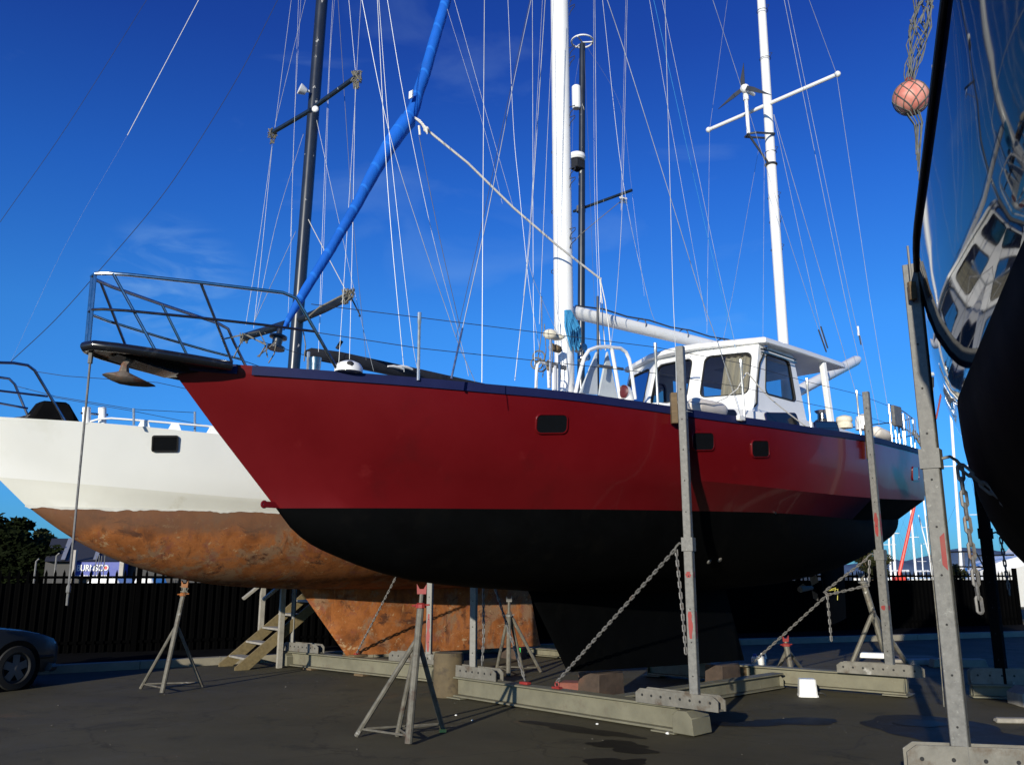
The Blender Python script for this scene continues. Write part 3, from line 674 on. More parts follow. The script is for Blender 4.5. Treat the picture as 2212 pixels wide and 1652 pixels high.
# curtain behind the near front window, dark lining and wheel inside
ii, no = pieces[1]
rows = []
for k in range(19):
    t = k/18; wv = no*(-.09+.022*math.sin(t*26)); rows.append([blf(.07+.45*t+.03*math.sin(v*3), v)+wv for v in (.26, .45, .7, .93)])
MB().grid(rows).build('curtain', 'cream', wobj)
mb = MB(); mb.tube([RB.S(1424, 786, .2), RB.S(1492, 770, .75)], .014, 6); mb.build('grab_rail', 'white', wobj)
mb = MB(); mb.box(RB.P(3.3, -.45, 3.85), 1.0, .5, .5, (d_, nn, Z3)); mb.sphere(RB.P(3.62, .5, 4.25), .13, 12, 8, (1, 1, 1.2)); mb.box(RB.P(3.62, .5, 3.95), .32, .42, .46, (d_, nn, Z3)); mb.build('helm_seat', 'maroon', wobj, bevel=.03)
# roof slab with the long overhang aft
rp = [(5.45, 1.16), (4.0, 1.24), (2.86, 1.27), (2.42, .45), (2.36, 0)]; rp = rp+[(a, -b) for a, b in rp[::-1][1:]]
zr = lambda s: 4.765+.025*(s-2.4)
def ringp(sc, dz): return [RB.P(3.8+(a-3.8)*sc, b*sc, zr(a)+dz+(0 if sc > .8 else 0)) for a, b in rp]
rows = [ringp(.985, -.03), ringp(1., -.02), ringp(1., .035), ringp(.975, .06), ringp(.6, .105), ringp(.05, .12)]
mb = MB().grid(rows, True); r0 = ringp(.985, -.03); mb.add(r0, [list(range(len(r0)))]); mb.build('wheelhouse_roof', 'white', red, smooth=30)
for s_, n_ in ((4.75, 1.13), (4.75, -1.13)):
    MB().bar(RB.P(s_+.1, n_*1.02, 3.5), RB.P(s_-.02, n_, 4.81), .085, .085).build('roof_post', 'white', red, bevel=.012)
for dz in (0, .045):
    MB().tube([RB.P(2.84, 1.2, 4.66-dz), RB.P(3.0, 1.23, 4.66-dz), RB.P(3.8, 1.19, 4.67-dz)], .013, 6).build('hand_rail', 'steel' if dz else 'blackpaint', red)
MB().tube([RB.P(2.95, 1.18, 4.62), RB.P(2.80, 1.19, 4.45), RB.P(2.68, 1.20, 4.1), RB.P(2.62, 1.215, 3.85), RB.P(2.54, 1.22, 3.80)], .012, 6).build('hose', 'rubber', red)
MB().sphere(RB.P(2.92, 1.22, 4.70), .035, 10, 6).build('deck_light', 'steel', red)
MB().box(RB.P(4.3, .2, 4.775), .9, .9, .02, (d_, nn, Z3)).build('roof_lining', 'grey', red)
# ---- mizzen
miz = MB().tube([RB.P(5.62, 0, 3.6), RB.P(5.62, 0, 8), RB.P(5.72, 0, 15)], [.090, .088, .07], 20).build('mizzen_mast', 'white', red, smooth=60)
MB().tube([RB.P(5.62, -1.27, 10.02), RB.P(5.62, 1.37, 10.02)], .036, 10).build('crosstree', 'white', miz)
for n_ in (-1.27, 1.37): MB().sphere(RB.P(5.62, n_, 10.02), .055, 10, 6).build('crosstree_end', 'white', miz)
mb_ = MB().tube([RB.P(5.72, 0, 4.58), RB.P(8.3, 0, 5.62), RB.P(8.42, 0, 5.67)], [.10, .10, .07], 16).build('mizzen_boom', 'white', miz, smooth=60)
for y in (25, 128, 330, 428, 480, 540):
    c = RB.A(1645+45*y/740, y, 5.65); MB().ring(c, .1, .006, (d_, nn), 14).build('mast_band', 'wiredark', miz)
    MB().tube([c+nn*.09, c+nn*.15+Z3*.06, c+nn*.09+Z3*.09], .006, 5).build('mast_step', 'wiredark', miz)
# wind generator on its bracket ahead of the mizzen
wg = RB.A(1617, 289, 5.1); wt = RB.A(1611, 206, 5.1); hubp = RB.A(1609, 192, 5.05)
gen = MB().cyl(wg, wt, .033, seg=10).build('wind_generator', 'white', red)
mb = MB(); mb.sphere(hubp, .085, 14, 10); mb.tube([hubp+d_*-.02, hubp+d_*.3], [.07, .03], 12); mb.cyl(wt-Z3*.1, wt+Z3*.02, .05, seg=10); mb.build('generator_head', 'white', gen)
for x, y in ((1606, 136), (1551, 236), (1668, 206)):
    t_ = RB.A(x, y, 5.0); e = (t_-hubp); w = e.cross(d_).normalized(); p = [hubp-d_*.05+e*.1+w*.05, hubp-d_*.05+e*.35+w*.055, t_, hubp-d_*.05+e*.35-w*.03, hubp-d_*.05+e*.1-w*.03]
    MB().add(p+[q+d_*.012 for q in p], [(0, 1, 2, 3, 4), (9, 8, 7, 6, 5), (0, 1, 6, 5), (1, 2, 7, 6), (2, 3, 8, 7), (3, 4, 9, 8), (4, 0, 5, 9)]).build('blade', 'wiredark', gen)
mb = MB(); mk = RB.P(5.62, 0, 0)
zb1 = RB.A(1665, 292, 5.62).z
for s_ in (1, -1): mb.tube([wg+nn*.0, wg+nn*.11*s_+d_*.06, V((mk.x, mk.y, zb1))+nn*.11*s_, V((mk.x, mk.y, zb1))+d_*.1], .02, 6)
zb2 = RB.A(1668, 355, 5.62).z
mb.tube([wg-Z3*.02, V((mk.x, mk.y, zb2))-d_*.09], .02, 6); mb.ring(V((mk.x, mk.y, zb2)), .098, .018, (d_, nn), 16); mb.build('generator_bracket', 'wiredark', gen)
# ---- stanchions, lifelines, stern rails
st = [(-2.95, 1.03, 4.02), (-.15, 1.66, 4.11), (1.35, 1.80, 4.15), (2.95, 1.80, 4.16), (4.6, 1.70, 4.24)]
for s_, n_, z in st:
    for k in (1, -1):
        zb = sheer.z(s_); MB().tube([RB.P(s_, k*n_, zb-.03), RB.P(s_, k*n_*.995, z-.11), RB.P(s_, k*n_*.995, z-.1), RB.P(s_, k*n_*.995, z)], [.0145, .0145, .019, .019], 8).build('stanchion', 'stanchion', red)
for k in (1, -1):
    for hh in (.0, .30):
        tops = [RB.P(-3.92, .70*k, 3.97-hh*.85)]+[RB.P(s_, n_*k, z-.05-hh) for s_, n_, z in st]+[RB.P(6.3, 1.42*k, 4.27-hh)]
        wire('lifeline', red, tops, .0038, 'wiredark')
pr_pts = [(6.3, 1.42), (7.2, 1.27), (8.1, 1.05), (8.3, .8), (8.3, 0)]
for hh in (0, .3):
    for k in (1, -1): MB().tube([RB.P(a, b*k, 4.30-hh+.02*(a-6.3)) for a, b in pr_pts], .011, 7).build('stern_rail', 'steel', red)
for k in (1, -1):
    for a, b in ((6.3, 1.42), (6.55, 1.38), (6.8, 1.33), (7.25, 1.24), (7.7, 1.15), (8.1, 1.05)):
        MB().cyl(RB.P(a, b*k, sheer.z(a)-.03), RB.P(a, b*k, 4.3), .011, seg=8).build('stern_rail_post', 'stanchion', red)
for a in (7.35, 7.5, 7.62, 7.85, 7.95): MB().cyl(RB.P(a, 1.22-.1*(a-7.3), 3.95), RB.P(a, 1.22-.1*(a-7.3), 4.3), .008, seg=7).build('stern_gate_bar', 'stanchion', red)
MB().tube([RB.P(6.95, 1.28, 3.65), RB.P(6.95, 1.28, 3.98), RB.P(7.02, 1.27, 4.05), RB.P(7.12, 1.25, 4.05), RB.P(7.18, 1.24, 3.98), RB.P(7.18, 1.24, 3.65)], .014, 7).build('boarding_hoop', 'steel', red)
bx = RB.S(1937, 899, 1.45); MB().box(bx, .3, .06, .34, (d_, nn, Z3)).build('stern_locker_box', 'galv', red, bevel=.012)
mb = MB()
for k in range(4): mb.ring(RB.S(1975+5*k, 935+7*k, 1.1), .05+.01*k, .014, (d_, Z3), 12)
mb.build('rope_hank', 'ropeold', red)
c = RB.S(1777, 912, .95); MB().lathe(c, [(.11, 0), (.115, .03), (.075, .05), (.07, .13), (.10, .16), (.115, .18), (.09, .19), (0, .19)], 20).build('sheet_winch', 'steel', red)
c = RB.S(1825, 925, .95); mb = MB(); mb.lathe(c, [(.12, 0), (.13, .05), (.11, .09), (.13, .12), (.12, .18), (.05, .21), (0, .21)], 16); mb.build('covered_winch', 'canvas', red)
c = RB.S(1866, 928, .9); mb = MB(); mb.lathe(c, [(.13, 0), (.13, .16), (.11, .22), (.06, .26), (0, .27)], 18); mb.build('dome_vent', 'white', red)
for x, y in ((1600, 903), (1929, 967)):
    c = RB.S(x, y, 1.86 if x < 1700 else 1.3); MB().box(c, .14, .05, .07, (d_, nn, Z3)).build('fairlead', 'white', red, bevel=.012)
MB().tube([RB.P(-5.52, 0, 3.39), RB.P(-5.52, 0, 3.28)], .02, 8).build('bobstay_toggle', 'galv', red)
MB().tube([RB.P(-5.52, 0, 3.30), RB.P(-5.50, 0, 1.52), RB.P(-5.50, 0, 1.50), RB.P(-5.50, 0, 1.46), RB.P(-5.50, 0, 1.45), RB.P(-5.50, 0, 1.36)], [.0095, .0095, .018, .018, .011, .010], 8).build('bobstay', 'galv', red)
# ---- standing and running rigging of the red ketch (near side n > 0)
def rig(name, pts, n=0., r=.0045, m='wire'):
    return wire(name, red, [RB.S(x, y, n) for x, y in pts], r, m)
rig('headstay', [(781, -5), (839, 279), (910, 511), (965, 671), (990, 742), (1026, 824)], .9, .004)
rig('jackstay', [(815, -5), (831, 300), (846, 511), (873, 803)], .4, .0045)
rig('jackstay', [(818, -5), (840, 282), (864, 511), (890, 730), (902, 800)], .4, .0035)
rig('halyard', [(836, -5), (873, 214), (935, 511), (996, 740), (1012, 812)], .7, .0035)
rig('halyard', [(905, 294), (949, 511), (994, 709)], .5, .0035, 'wiredark')
rig('topping_lift', [(980, -5), (1046, 230), (1109, 449)], .2, .0025)
rig('topping_lift', [(966, 20), (1046, 279), (1085, 440)], .2, .002)
rig('shroud', [(1046.5, -5), (1043, 469), (1041, 826)], 1.55, .0048)
rig('shroud', [(1148.5, -5), (1105, 201), (1052, 469), (1000, 705), (975, 818)], 1.3, .0055)
rig('shroud', [(1146, -5), (1098, 215), (1044, 469), (985, 730)], 1.25, .003, 'wiredark')
mb = MB().tube([RB.S(999, 709, 1.3), RB.S(975, 818, 1.3)], .011, 6).build('turnbuckle', 'steel', red)
rig('lazyjack', [(1097, -5), (1109, 271), (1121, 403), (1131, 504), (1146, 640), (1172, 790)], .35, .0035)
rig('halyard', [(1150, -5), (1151, 300), (1152, 639), (1155, 788)], .4, .004)
rig('halyard', [(1172, -5), (1150, 407), (1138, 562), (1131, 639)], .5, .003)
rig('shroud', [(1178, -5), (1152, 407), (1140, 562), (1112, 822)], 1.0, .0055)
rig('halyard', [(1196.5, -5), (1180, 350), (1165, 700)], .35, .0035)
rig('downhaul', [(1141, 560), (1153, 605), (1190, 690), (1215, 740)], .4, .003)
rig('halyard', [(1285, -5), (1289, 387), (1295, 604)], .3, .0042)
rig('halyard', [(1282, -5), (1284, 387), (1292, 640)], .3, .0028)
rig('shroud', [(1301, -5), (1345, 387), (1398, 639), (1417, 700)], -.6, .0042)
rig('running_backstay', [(1310, -5), (1353, 124), (1448, 426), (1514, 639), (1550, 740), (1599, 896)], 1.25, .0055)
rig('lazyjack', [(1355, -5), (1345, 418), (1332, 639), (1320, 745)], .3, .0042)
rig('lazyjack', [(1352, -5), (1342, 418), (1344, 432)], .3, .003)
rig('shroud', [(1402, -5), (1444, 240), (1505, 581), (1528, 700)], -.4, .0035)
rig('flag_halyard', [(1411, -5), (1475, 280), (1537, 546), (1590, 757)], 1.1, .003, 'wireblue')
rig('triatic_stay', [(1429, -5), (1530, 480), (1566, 645), (1590, 752)], .3, .0035)
rig('shroud', [(1436, -5), (1448, 426), (1454, 639), (1459, 752), (1462, 876)], 1.74, .0048)
rig('mizzen_stay', [(1538, -5), (1603, 194), (1685, 457), (1744, 639), (1784, 760)], .6, .0042)
rig('mizzen_shroud', [(1572, -5), (1533, 279), (1528, 639), (1527, 720)], -1.1, .0035)
rig('mizzen_shroud', [(1671, 248), (1756, 639), (1785, 762)], .5, .0042)
rig('mizzen_shroud', [(1672, 248), (1787, 639), (1850, 852), (1862, 935)], 1.45, .0045)
rig('mizzen_shroud', [(1644, 294), (1582, 639), (1562, 735)], -.6, .0035)
rig('mizzen_halyard', [(1651, 329), (1648, 730)], .0, .0028)
rig('mizzen_topping_lift', [(1693, -5), (1760, 329), (1824, 639), (1853, 768)], .05, .0055)
rig('mizzen_backstay', [(1701, -5), (1835, 639), (1863, 744), (1905, 945)], 1.1, .004)
rig('mizzen_shroud', [(1746, -5), (1807, 160), (1878, 639), (1921, 900)], 1.4, .0042)
for (x0, y0, x1, y1), m_ in (((1768, 712, 1785, 760), 'wiredark'), ((1773, 705, 1788, 752), 'wiredark'), ((1853, 705, 1855, 725), 'white'), ((1856, 725, 1860, 745), 'wiredark')):
    MB().tube([RB.S(x0, y0, .8), RB.S(x1, y1, .8)], .018 if m_ == 'white' else .012, 6).build('rigging_screw', m_, red)
rig('preventer', [(1615, 805), (1655, 852), (1700, 890), (1745, 924)], 1.7, .009, 'rope')
rig('jib_sheet', [(1492, 868), (1540, 872), (1570, 858), (1593, 840), (1612, 805)], 1.6, .007, 'rope')
# ---- loose things aboard
an = thing('anchor', 'rusty plough anchor hanging in the roller under the black bowsprit', 'anchor', RB.P(-5.05, .0, 3.0))
A_ = lambda x, y, n=0.06: RB.S(x, y, n)
MB().tube([A_(296, 766), A_(280, 778), A_(270, 790), A_(267, 812)], [.035, .03, .034, .05], 8).build('shank', 'anchor', an)
outl = [(220, 808), (229, 805), (250, 803), (262, 800), (272, 803), (281, 808), (312, 823), (337, 835), (318, 836), (290, 834), (262, 829), (240, 820)]
ctr = A_(268, 818); n_ = len(outl)
P_ = [A_(x, y) for x, y in outl]
rows = [[ctr+(p-ctr)*.1+nn*.10 for p in P_], [ctr+(p-ctr)*.55+nn*.085 for p in P_], [ctr+(p-ctr)*.88+nn*.045 for p in P_], P_, [ctr+(p-ctr)*.88-nn*.045 for p in P_], [ctr+(p-ctr)*.55-nn*.085 for p in P_], [ctr+(p-ctr)*.1-nn*.10 for p in P_]]
mb = MB().grid(rows, True); mb.add(rows[0], [list(range(n_))]); mb.add(rows[-1], [list(range(n_))]); mb.build('fluke', 'anchor', an, smooth=50)
fd = thing('boat_fender', 'long off-white fender lying on the red yacht deck in front of the wheelhouse', 'fender', RB.S(1525, 886, 1.5))
a, b = RB.S(1492, 874, 1.5), RB.S(1563, 888, 1.45); e = (b-a)
MB().tube([a-e*.02, a+e*.01, a+e*.06, a+e*.14, a+e*.86, a+e*.94, a+e*.99, b+e*.02], [.018, .04, .085, .10, .10, .085, .04, .018], 16).build('fender_body', 'fender', fd, smooth=60)
MB().tube([a-e*.02, a-e*.1+Z3*.03, RB.S(1480, 862, 1.62)], .008, 5).build('fender_line', 'rope', fd)
fd = thing('boat_fender', 'short white fender lying on the side deck near the red yacht stern rail', 'fender', RB.S(1905, 940, 1.3))
a, b = RB.S(1889, 930, 1.3), RB.S(1921, 944, 1.3); e = (b-a)
MB().tube([a-e*.02, a+e*.03, a+e*.1, a+e*.9, a+e*.97, b+e*.02], [.02, .07, .09, .09, .07, .02], 16).build('fender_body', 'fender', fd, smooth=60)
# ================================================================== WHITE STEEL KETCH
dW = V((WB.d[0], WB.d[1], 0)); nW = V((WB.n[0], WB.n[1], 0))
wy = thing('sailing_yacht', 'white steel ketch with bare rusty bottom and dark masts standing behind the red yacht', 'yacht', WB.P(0, 0, 0))
wsheer = Row([(-6.30, 0, 3.52), (-5.77, .42, 3.47), (-4.69, .93, 3.46), (-3.51, 1.32, 3.43), (-2, 1.68, 3.40), (0, 1.86, 3.38), (2.5, 1.85, 3.42), (5, 1.6, 3.52), (6.9, 1.25, 3.62)])
wchine = Row([(-5.60, 0, 2.78), (-5.0, .28, 2.745), (-4.35, .61, 2.70), (-2.63, 1.15, 2.62), (0, 1.60, 2.58), (2.5, 1.58, 2.6), (5, 1.27, 2.67), (6.8, .95, 2.76)])
wwl = Row([(-5.24, 0, 2.455), (-4.73, .26, 2.43), (-3.48, .76, 2.45), (-2.34, 1.10, 2.46), (0, 1.52, 2.45), (2.5, 1.5, 2.47), (5, 1.15, 2.5), (6.7, .8, 2.56)])
wprof = pchip([(a, b, 0) for a, b in [(-5.24, 2.455), (-4.81, 2.17), (-4.42, 1.95), (-3.93, 1.75), (-3.43, 1.60), (-2.96, 1.50), (-2.35, 1.42), (-1.15, 1.36), (1, 1.33), (3, 1.36), (5, 1.6), (6.7, 2.1)]], 1)
hull_mesh(WB, [wsheer, wchine, wwl], wprof, lambda ri, s: 0 if ri == 0 else (1 if ri in (1, 3) else 2), p=1.0, q=1.0).build('hull', ['whitehull', 'whitehull2', 'rust'], wy, smooth=20)
rows = []
for u in US:
    s, n, z = wsheer.at(u); n = max(0, n-.02); rows.append([WB.P(s, n*k, z-.03+.04*(1-k*k)) for k in (-1, -.5, 0, .5, 1)])
MB().grid(rows).build('deck', 'deck', wy)
# ragged lower edge of the white paint over the rust
mb = MB(); up, lo = [], []
for i in range(241):
    u = (i/240.)**1.25; s, n, z = wwl.at(u); h = .012+.020*abs(math.sin(i*.37)*math.sin(i*.11+1))*random.uniform(.2, 1.3)+(.012 if (i//5) % 3 == 0 else 0)
    up.append(WB.P(s, n+.004, z+.01)); lo.append(WB.P(s, n*.997+.004, z-h))
mb.grid([up, lo]); mb.build('paint_edge', 'whitehull3', wy)
foil(WB, (-1.25, 4.15), (-.20, 4.50), (1.48, 1.42), (.30, .19), .40, 'rustkeel', wy, 'keel')
foil(WB, (5.3, 6.3), (5.5, 6.2), (1.75, 2.0), (.7, .8), .14, 'rust', wy, 'rudder')
porthole(WB, wy, 331, 943, 382, 972, wsheer, wchine, 'rubber', rim=.02, proud=.022, r=.012, paneoff=.014)
# raised toe rail with freeing openings
def on_sheer(s, dz, inn=.03): return WB.P(s, wsheer.n(s)-inn, wsheer.z(s)+dz)
sx = lambda x: WB.loc(WB.S(x, 922, .93+.39*(x-230)/220.))[0]
MB().tube([on_sheer(sx(195), .01), on_sheer(sx(215), .055), on_sheer(sx(240), .075), on_sheer(sx(300), .08), on_sheer(sx(450), .095), on_sheer(0, .12), on_sheer(3, .13)], .014, 6).build('toe_rail', 'whitehull', wy)
for x0, x1 in ((299, 326), (365, 394), (449, 478)):
    s0, s1 = sx(x0), sx(x1); d0 = (s1-s0)*.25
    MB().hexa([on_sheer(s0, -.01, .04), on_sheer(s1, -.01, .04), on_sheer(s1, -.01, .02), on_sheer(s0, -.01, .02), on_sheer(s0+d0, .085, .04), on_sheer(s1-d0, .085, .04), on_sheer(s1-d0, .085, .02), on_sheer(s0+d0, .085, .02)]).build('rail_support', 'whitehull', wy)
# pulpit
mb = MB().tube([WB.S(x, y, .6) for x, y in ((-120, 778), (-40, 782), (30, 784), (60, 789), (75, 800), (141, 911))], .018, 8); pl = mb.build('pulpit', 'steel', wy)
MB().tube([WB.S(x, y, -.2) for x, y in ((-90, 808), (0, 815), (20, 818), (32, 830), (62, 902))], .016, 8).build('pulpit_bar', 'steel', pl)
MB().tube([WB.S(x, y, .5) for x, y in ((-120, 838), (0, 844), (103, 856))], .014, 8).build('pulpit_bar', 'steel', pl)
MB().tube([WB.S(x, y, .0) for x, y in ((-100, 862), (0, 871), (60, 882))], .014, 8).build('pulpit_bar', 'steel', pl)
c = WB.S(112, 905, .3); mb = MB(); mb.hexa([c+dW*a+nW*b+Z3*z for a, b, z in ((-.30, -.2, -.05), (.30, -.2, -.05), (.30, .2, -.05), (-.30, .2, -.05), (-.16, -.14, .22), (.12, -.14, .24), (.14, .14, .22), (-.18, .14, .2))])
w_ = mb.build('windlass', 'blackmatte', wy, bevel=.03)
MB().chain([WB.S(28, 905, .3), WB.S(60, 899, .3), WB.S(92, 889, .3)], .055, .009, .04).build('anchor_chain', 'chain', wy)
for x in (187, 221):
    MB().cyl(WB.S(x, 915, .8), WB.S(x, 880, .8), .05, seg=12).build('bollard', 'whitehull', wy)
MB().cyl(WB.S(175, 892, .8), WB.S(233, 896, .8), .014, seg=8).build('bollard_pin', 'steel', wy)
sts = [(289, 918, 882), (421, 935, 889), (575, 950, 905)]
for x, y0, y1 in sts: MB().cyl(WB.S(x, y0, 1.15), WB.S(x, y1, 1.15), .016, seg=8).build('stanchion', 'stanchion', wy)
wire('lifeline', wy, [WB.S(75, 802, .6), WB.S(140, 812, .9), WB.S(340, 826, 1.1), WB.S(450, 850, 1.2)], .004, 'wiredark')
wire('lifeline', wy, [WB.S(36, 834, .2), WB.S(120, 856, .6), WB.S(289, 884, 1.15), WB.S(421, 891, 1.15)], .004, 'wiredark')
wire('lifeline', wy, [WB.S(110, 857, .6), WB.S(289, 888, 1.1), WB.S(450, 920, 1.15)], .0035, 'wiredark')
# masts
m0, m1 = WB.S(635, 790, 0), WB.S(697, -20, 0); e = (m1-m0)
wm_ = MB().tube([m0-e*.2, m0, m0+e*.5, m1, m1+e*.55], [.10, .10, .105, .108, .09], 18).build('main_mast', 'darkpaint', wy, smooth=60)
def spread(xs, r, name, m='darkpaint', a=-1.45):
    return MB().tube([WB.A(x, y, a) for x, y in xs], r, 10).build(name, m, wm_)
spread([(590, 286), (672, 238)], .042, 'spreader'); spread([(680, 231), (770, 166)], .042, 'spreader')
spread([(527, 728), (583, 711), (618, 700)], .07, 'spreader'); spread([(640, 694), (700, 668), (752, 642)], .06, 'spreader')
def tangle(c, r, n, m, name, par):
    mb = MB()
    for k in range(n):
        p = [c+V((random.uniform(-1, 1), random.uniform(-.4, .4), random.uniform(-1.3, 1.3)))*r for _ in range(4)]
        mb.tube(p, r*.12, 5)
    return mb.build(name, m, par)
for x, y, s_ in ((590, 288, .09), (588, 305, .05), (770, 166, .09), (769, 184, .06), (752, 640, .10), (528, 730, .08)):
    tangle(WB.A(x, y, -1.45), s_, 12, 'ropeold', 'lashing', wm_)
MB().tube([WB.A(662, 688, -1.5), WB.A(690, 664, -1.5), WB.A(748, 634, -1.5)], .018, 6).build('lashing_rope', 'ropeold', wm_)
c = WB.A(655, 196, -1.6); mb = MB(); ax = V((-.8, -.5, .25)).normalized(); f = ax.orthogonal().normalized(); mb.lathe(c, [(.0, -.06), (.06, -.05), (.09, .03), (.10, .07), (0, .075)], 14, (f, ax.cross(f), ax)); mb.cyl(c, WB.A(668, 198, -1.5), .025, seg=8); mb.build('deck_floodlight', 'white', wm_)
MB().sphere(WB.A(681, 236, -1.58), .06, 10, 6, (1, .6, 1)).build('mast_fitting', 'white', wm_)
bmw = MB().tube([WB.S(660, 763, 0), WB.S(672, 764, 0), WB.S(735, 774, 0), WB.S(913, 812, 0), WB.P(4.2, 0, 5.2)], [.05, .10, .115, .12, .10], 14).build('boom', 'tarblack', wm_, smooth=60)
for x in (727,):
    a = WB.S(x, 768, 0); MB().bar(a+V((0, 0, .12)), a+V((.08, 0, .26)), .05, .05).build('boom_cleat', 'tarblack', wm_)
z0, z1 = WB.S(1255, 800, 0), WB.S(1258, 96, 0)
wz = MB().tube([V((z0.x, z0.y, 3.5)), V((z0.x, z0.y, 6)), z1], [.088, .088, .075], 16).build('mizzen_mast', 'darkpaint', wy, smooth=60)
a6 = WB.loc(z1)[0]
MB().tube([WB.A(1239, 457, a6), WB.A(1365, 411, a6)], .035, 8).build('spreader', 'darkpaint', wz)
MB().cyl(WB.A(1255, 458, a6), WB.A(1255, 446, a6), .11, seg=14).build('mast_collar', 'galv', wz)
mb = MB(); c = z1+Z3*.05; mb.ring(c+V((0, 0, .03)), .27, .022, None, 28, 7)
for k in range(3): mb.cyl(c, c+V((math.cos(2.1*k), math.sin(2.1*k), .06))*.27, .02, seg=6)
mb.build('masthead_hoop', 'white', wz)
c = WB.A(1245, 210, a6-.2); mb = MB(); mb.lathe(c, [(0, -.31), (.09, -.31), (.11, -.27), (.11, .27), (.08, .30), (0, .31)], 16); mb.build('radar_reflector', 'white', wz)
c = WB.A(1246, 345, a6-.25); mb = MB(); mb.lathe(c, [(0, -.02), (.19, -.02), (.22, .03), (.20, .12), (.12, .17), (0, .18)], 20); rd = mb.build('radar_dome', 'white', wz); MB().box(c-Z3*.14, .3, .26, .22, (dW, nW, Z3)).build('radar_bracket', 'tarblack', rd, bevel=.02)
def rigw(name, pts, n=0., r=.005, m='wire'):
    return wire(name, wy, [WB.S(x, y, n) for x, y in pts], r, m)
rigw('shroud', [(630, -5), (594, 276)], -1.2); rigw('shroud', [(661, -5), (596, 263)], -1.15)
rigw('shroud', [(588, 313), (562, 504), (531, 702)], -1.2); rigw('shroud', [(588, 316), (569, 511), (548, 709)], -1.2)
rigw('shroud', [(656, 288), (600, 469), (563, 640), (548, 700)], -.6, .005); rigw('shroud', [(639, 500), (546, 702)], -.8, .006)
rigw('shroud', [(753, -5), (767.6, 152)], 1.35, .004); rigw('shroud', [(780, -5), (770.7, 152)], 1.35, .0045)
rigw('shroud', [(769, 189), (750, 497), (732, 782)], 1.45); rigw('shroud', [(767.6, 189), (762, 483), (755, 776)], 1.45)
rigw('halyard', [(719, -5), (708, 205), (696, 511), (688, 760)], .4, .004); rigw('halyard', [(723, -5), (712, 150), (700, 511), (692, 700)], .4, .003)
rigw('halyard', [(645, -5), (628, 511)], -.3, .0035); rigw('halyard', [(650, -5), (635, 290), (629, 511), (622, 690)], -.3, .003)
rigw('shroud', [(684, 260), (733, 483), (777, 678), (807, 801)], 1.3, .004); rigw('lower_stay', [(666, 474), (685, 511), (750, 633)], .9, .007, 'rope')
rigw('halyard', [(730, -5), (755, 372), (765, 504), (791, 778)], .8, .004, 'wiredark'); rigw('shroud_tail', [(757, 640), (777, 680), (775, 682)], 1.4, .012, 'wiredark')
rigw('shroud', [(1365, 412), (1340, 230), (1265, 96)], 1.3, .0025); rigw('shroud', [(1365, 413), (1380, 540), (1392, 640)], 1.3, .0025)
rigw('halyard', [(1262, 110), (1272, 340), (1280, 560), (1287, 700)], .2, .003, 'wiredark'); rigw('halyard', [(1236, 330), (1240, 200), (1254, 110)], -.2, .0025)
rigw('lashing_line', [(1242, 520), (1262, 500), (1342, 434)], .9, .009, 'ropeold')
tangle(WB.S(1346, 432, .95), .09, 8, 'rope', 'lashing_knot', wy)
rigw('headstay', [(20, 784), (120, 690), (214, 585), (334, 444), (418, 324), (523, 151), (604, -8)], 0, .005, 'wiredark')
rigw('inner_headstay', [(0, 480), (150, 265), (320, -5)], 0, .0035, 'wiredark')
rigw('halyard', [(275, 293), (352, 147), (432, -5)], .2, .005, 'rope'); rigw('halyard_end', [(275, 293), (139, 534), (22, 784)], .2, .0013)
# ================================================================== NAVY YACHT
dN = V((NB.d[0], NB.d[1], 0)); nN = V((NB.n[0], NB.n[1], 0))
ny = thing('sailing_yacht', 'glossy navy blue yacht hull with black bottom filling the right edge', 'yacht', NB.P(2, 0, 0))
nsheer = Row([(-5.0, 1.84, 3.84), (-4.2, 1.90, 3.82), (-1.8, 1.90, 3.80), (-.18, 1.82, 3.80), (2, 1.62, 3.83), (4, 1.24, 3.88), (6, .66, 3.97), (7.4, 0, 4.05)])
nwl = Row([(-4.9, 1.62, 2.93), (-3.7, 1.69, 2.90), (-.66, 1.67, 2.86), (.2, 1.60, 2.86), (2, 1.38, 2.84), (4, .96, 2.84), (5.6, .42, 2.85), (6.6, 0, 2.86)])
nprof = pchip([(a, b, 0) for a, b in [(-4.9, 2.5), (-3, 1.9), (-1, 1.5), (1, 1.38), (3, 1.45), (5, 1.9), (6.6, 2.86)]], 1)
# the side bows out a little between rail and waterline
class Mid(Row):
    def __init__(s, A, B, t, bulge): s.A, s.B, s.t, s.g = A, B, t, bulge; s.a, s.b = A.a+(B.a-A.a)*t, A.b+(B.b-A.b)*t
    def n(s, x):
        u = (x-s.a)/(s.b-s.a); return s.at(u)[1]
    def z(s, x): u = (x-s.a)/(s.b-s.a); return s.at(u)[2]
    def at(s, u):
        a, b = s.A.at(u), s.B.at(u); t = s.t; return (a[0]+(b[0]-a[0])*t, a[1]+(b[1]-a[1])*t+s.g*min(1, a[1]), a[2]+(b[2]-a[2])*t)
nrows = [nsheer, Mid(nsheer, nwl, .2, .025), Mid(nsheer, nwl, .4, .045), Mid(nsheer, nwl, .6, .052), Mid(nsheer, nwl, .8, .036), nwl]
hull_mesh(NB, nrows, nprof, lambda ri, s: 0 if ri < 5 else (1 if ri == 5 else 0), p=.62, q=1.0, rounds=12, sub=2).build('hull', ['navygloss', 'black'], ny, smooth=70)
rows = []
for u in US:
    s, n, z = nsheer.at(u); n = max(0, n-.03); rows.append([NB.P(s, n*k, z-.02+.04*(1-k*k)) for k in (-1, -.5, 0, .5, 1)])
MB().grid(rows).build('deck', 'deck', ny)
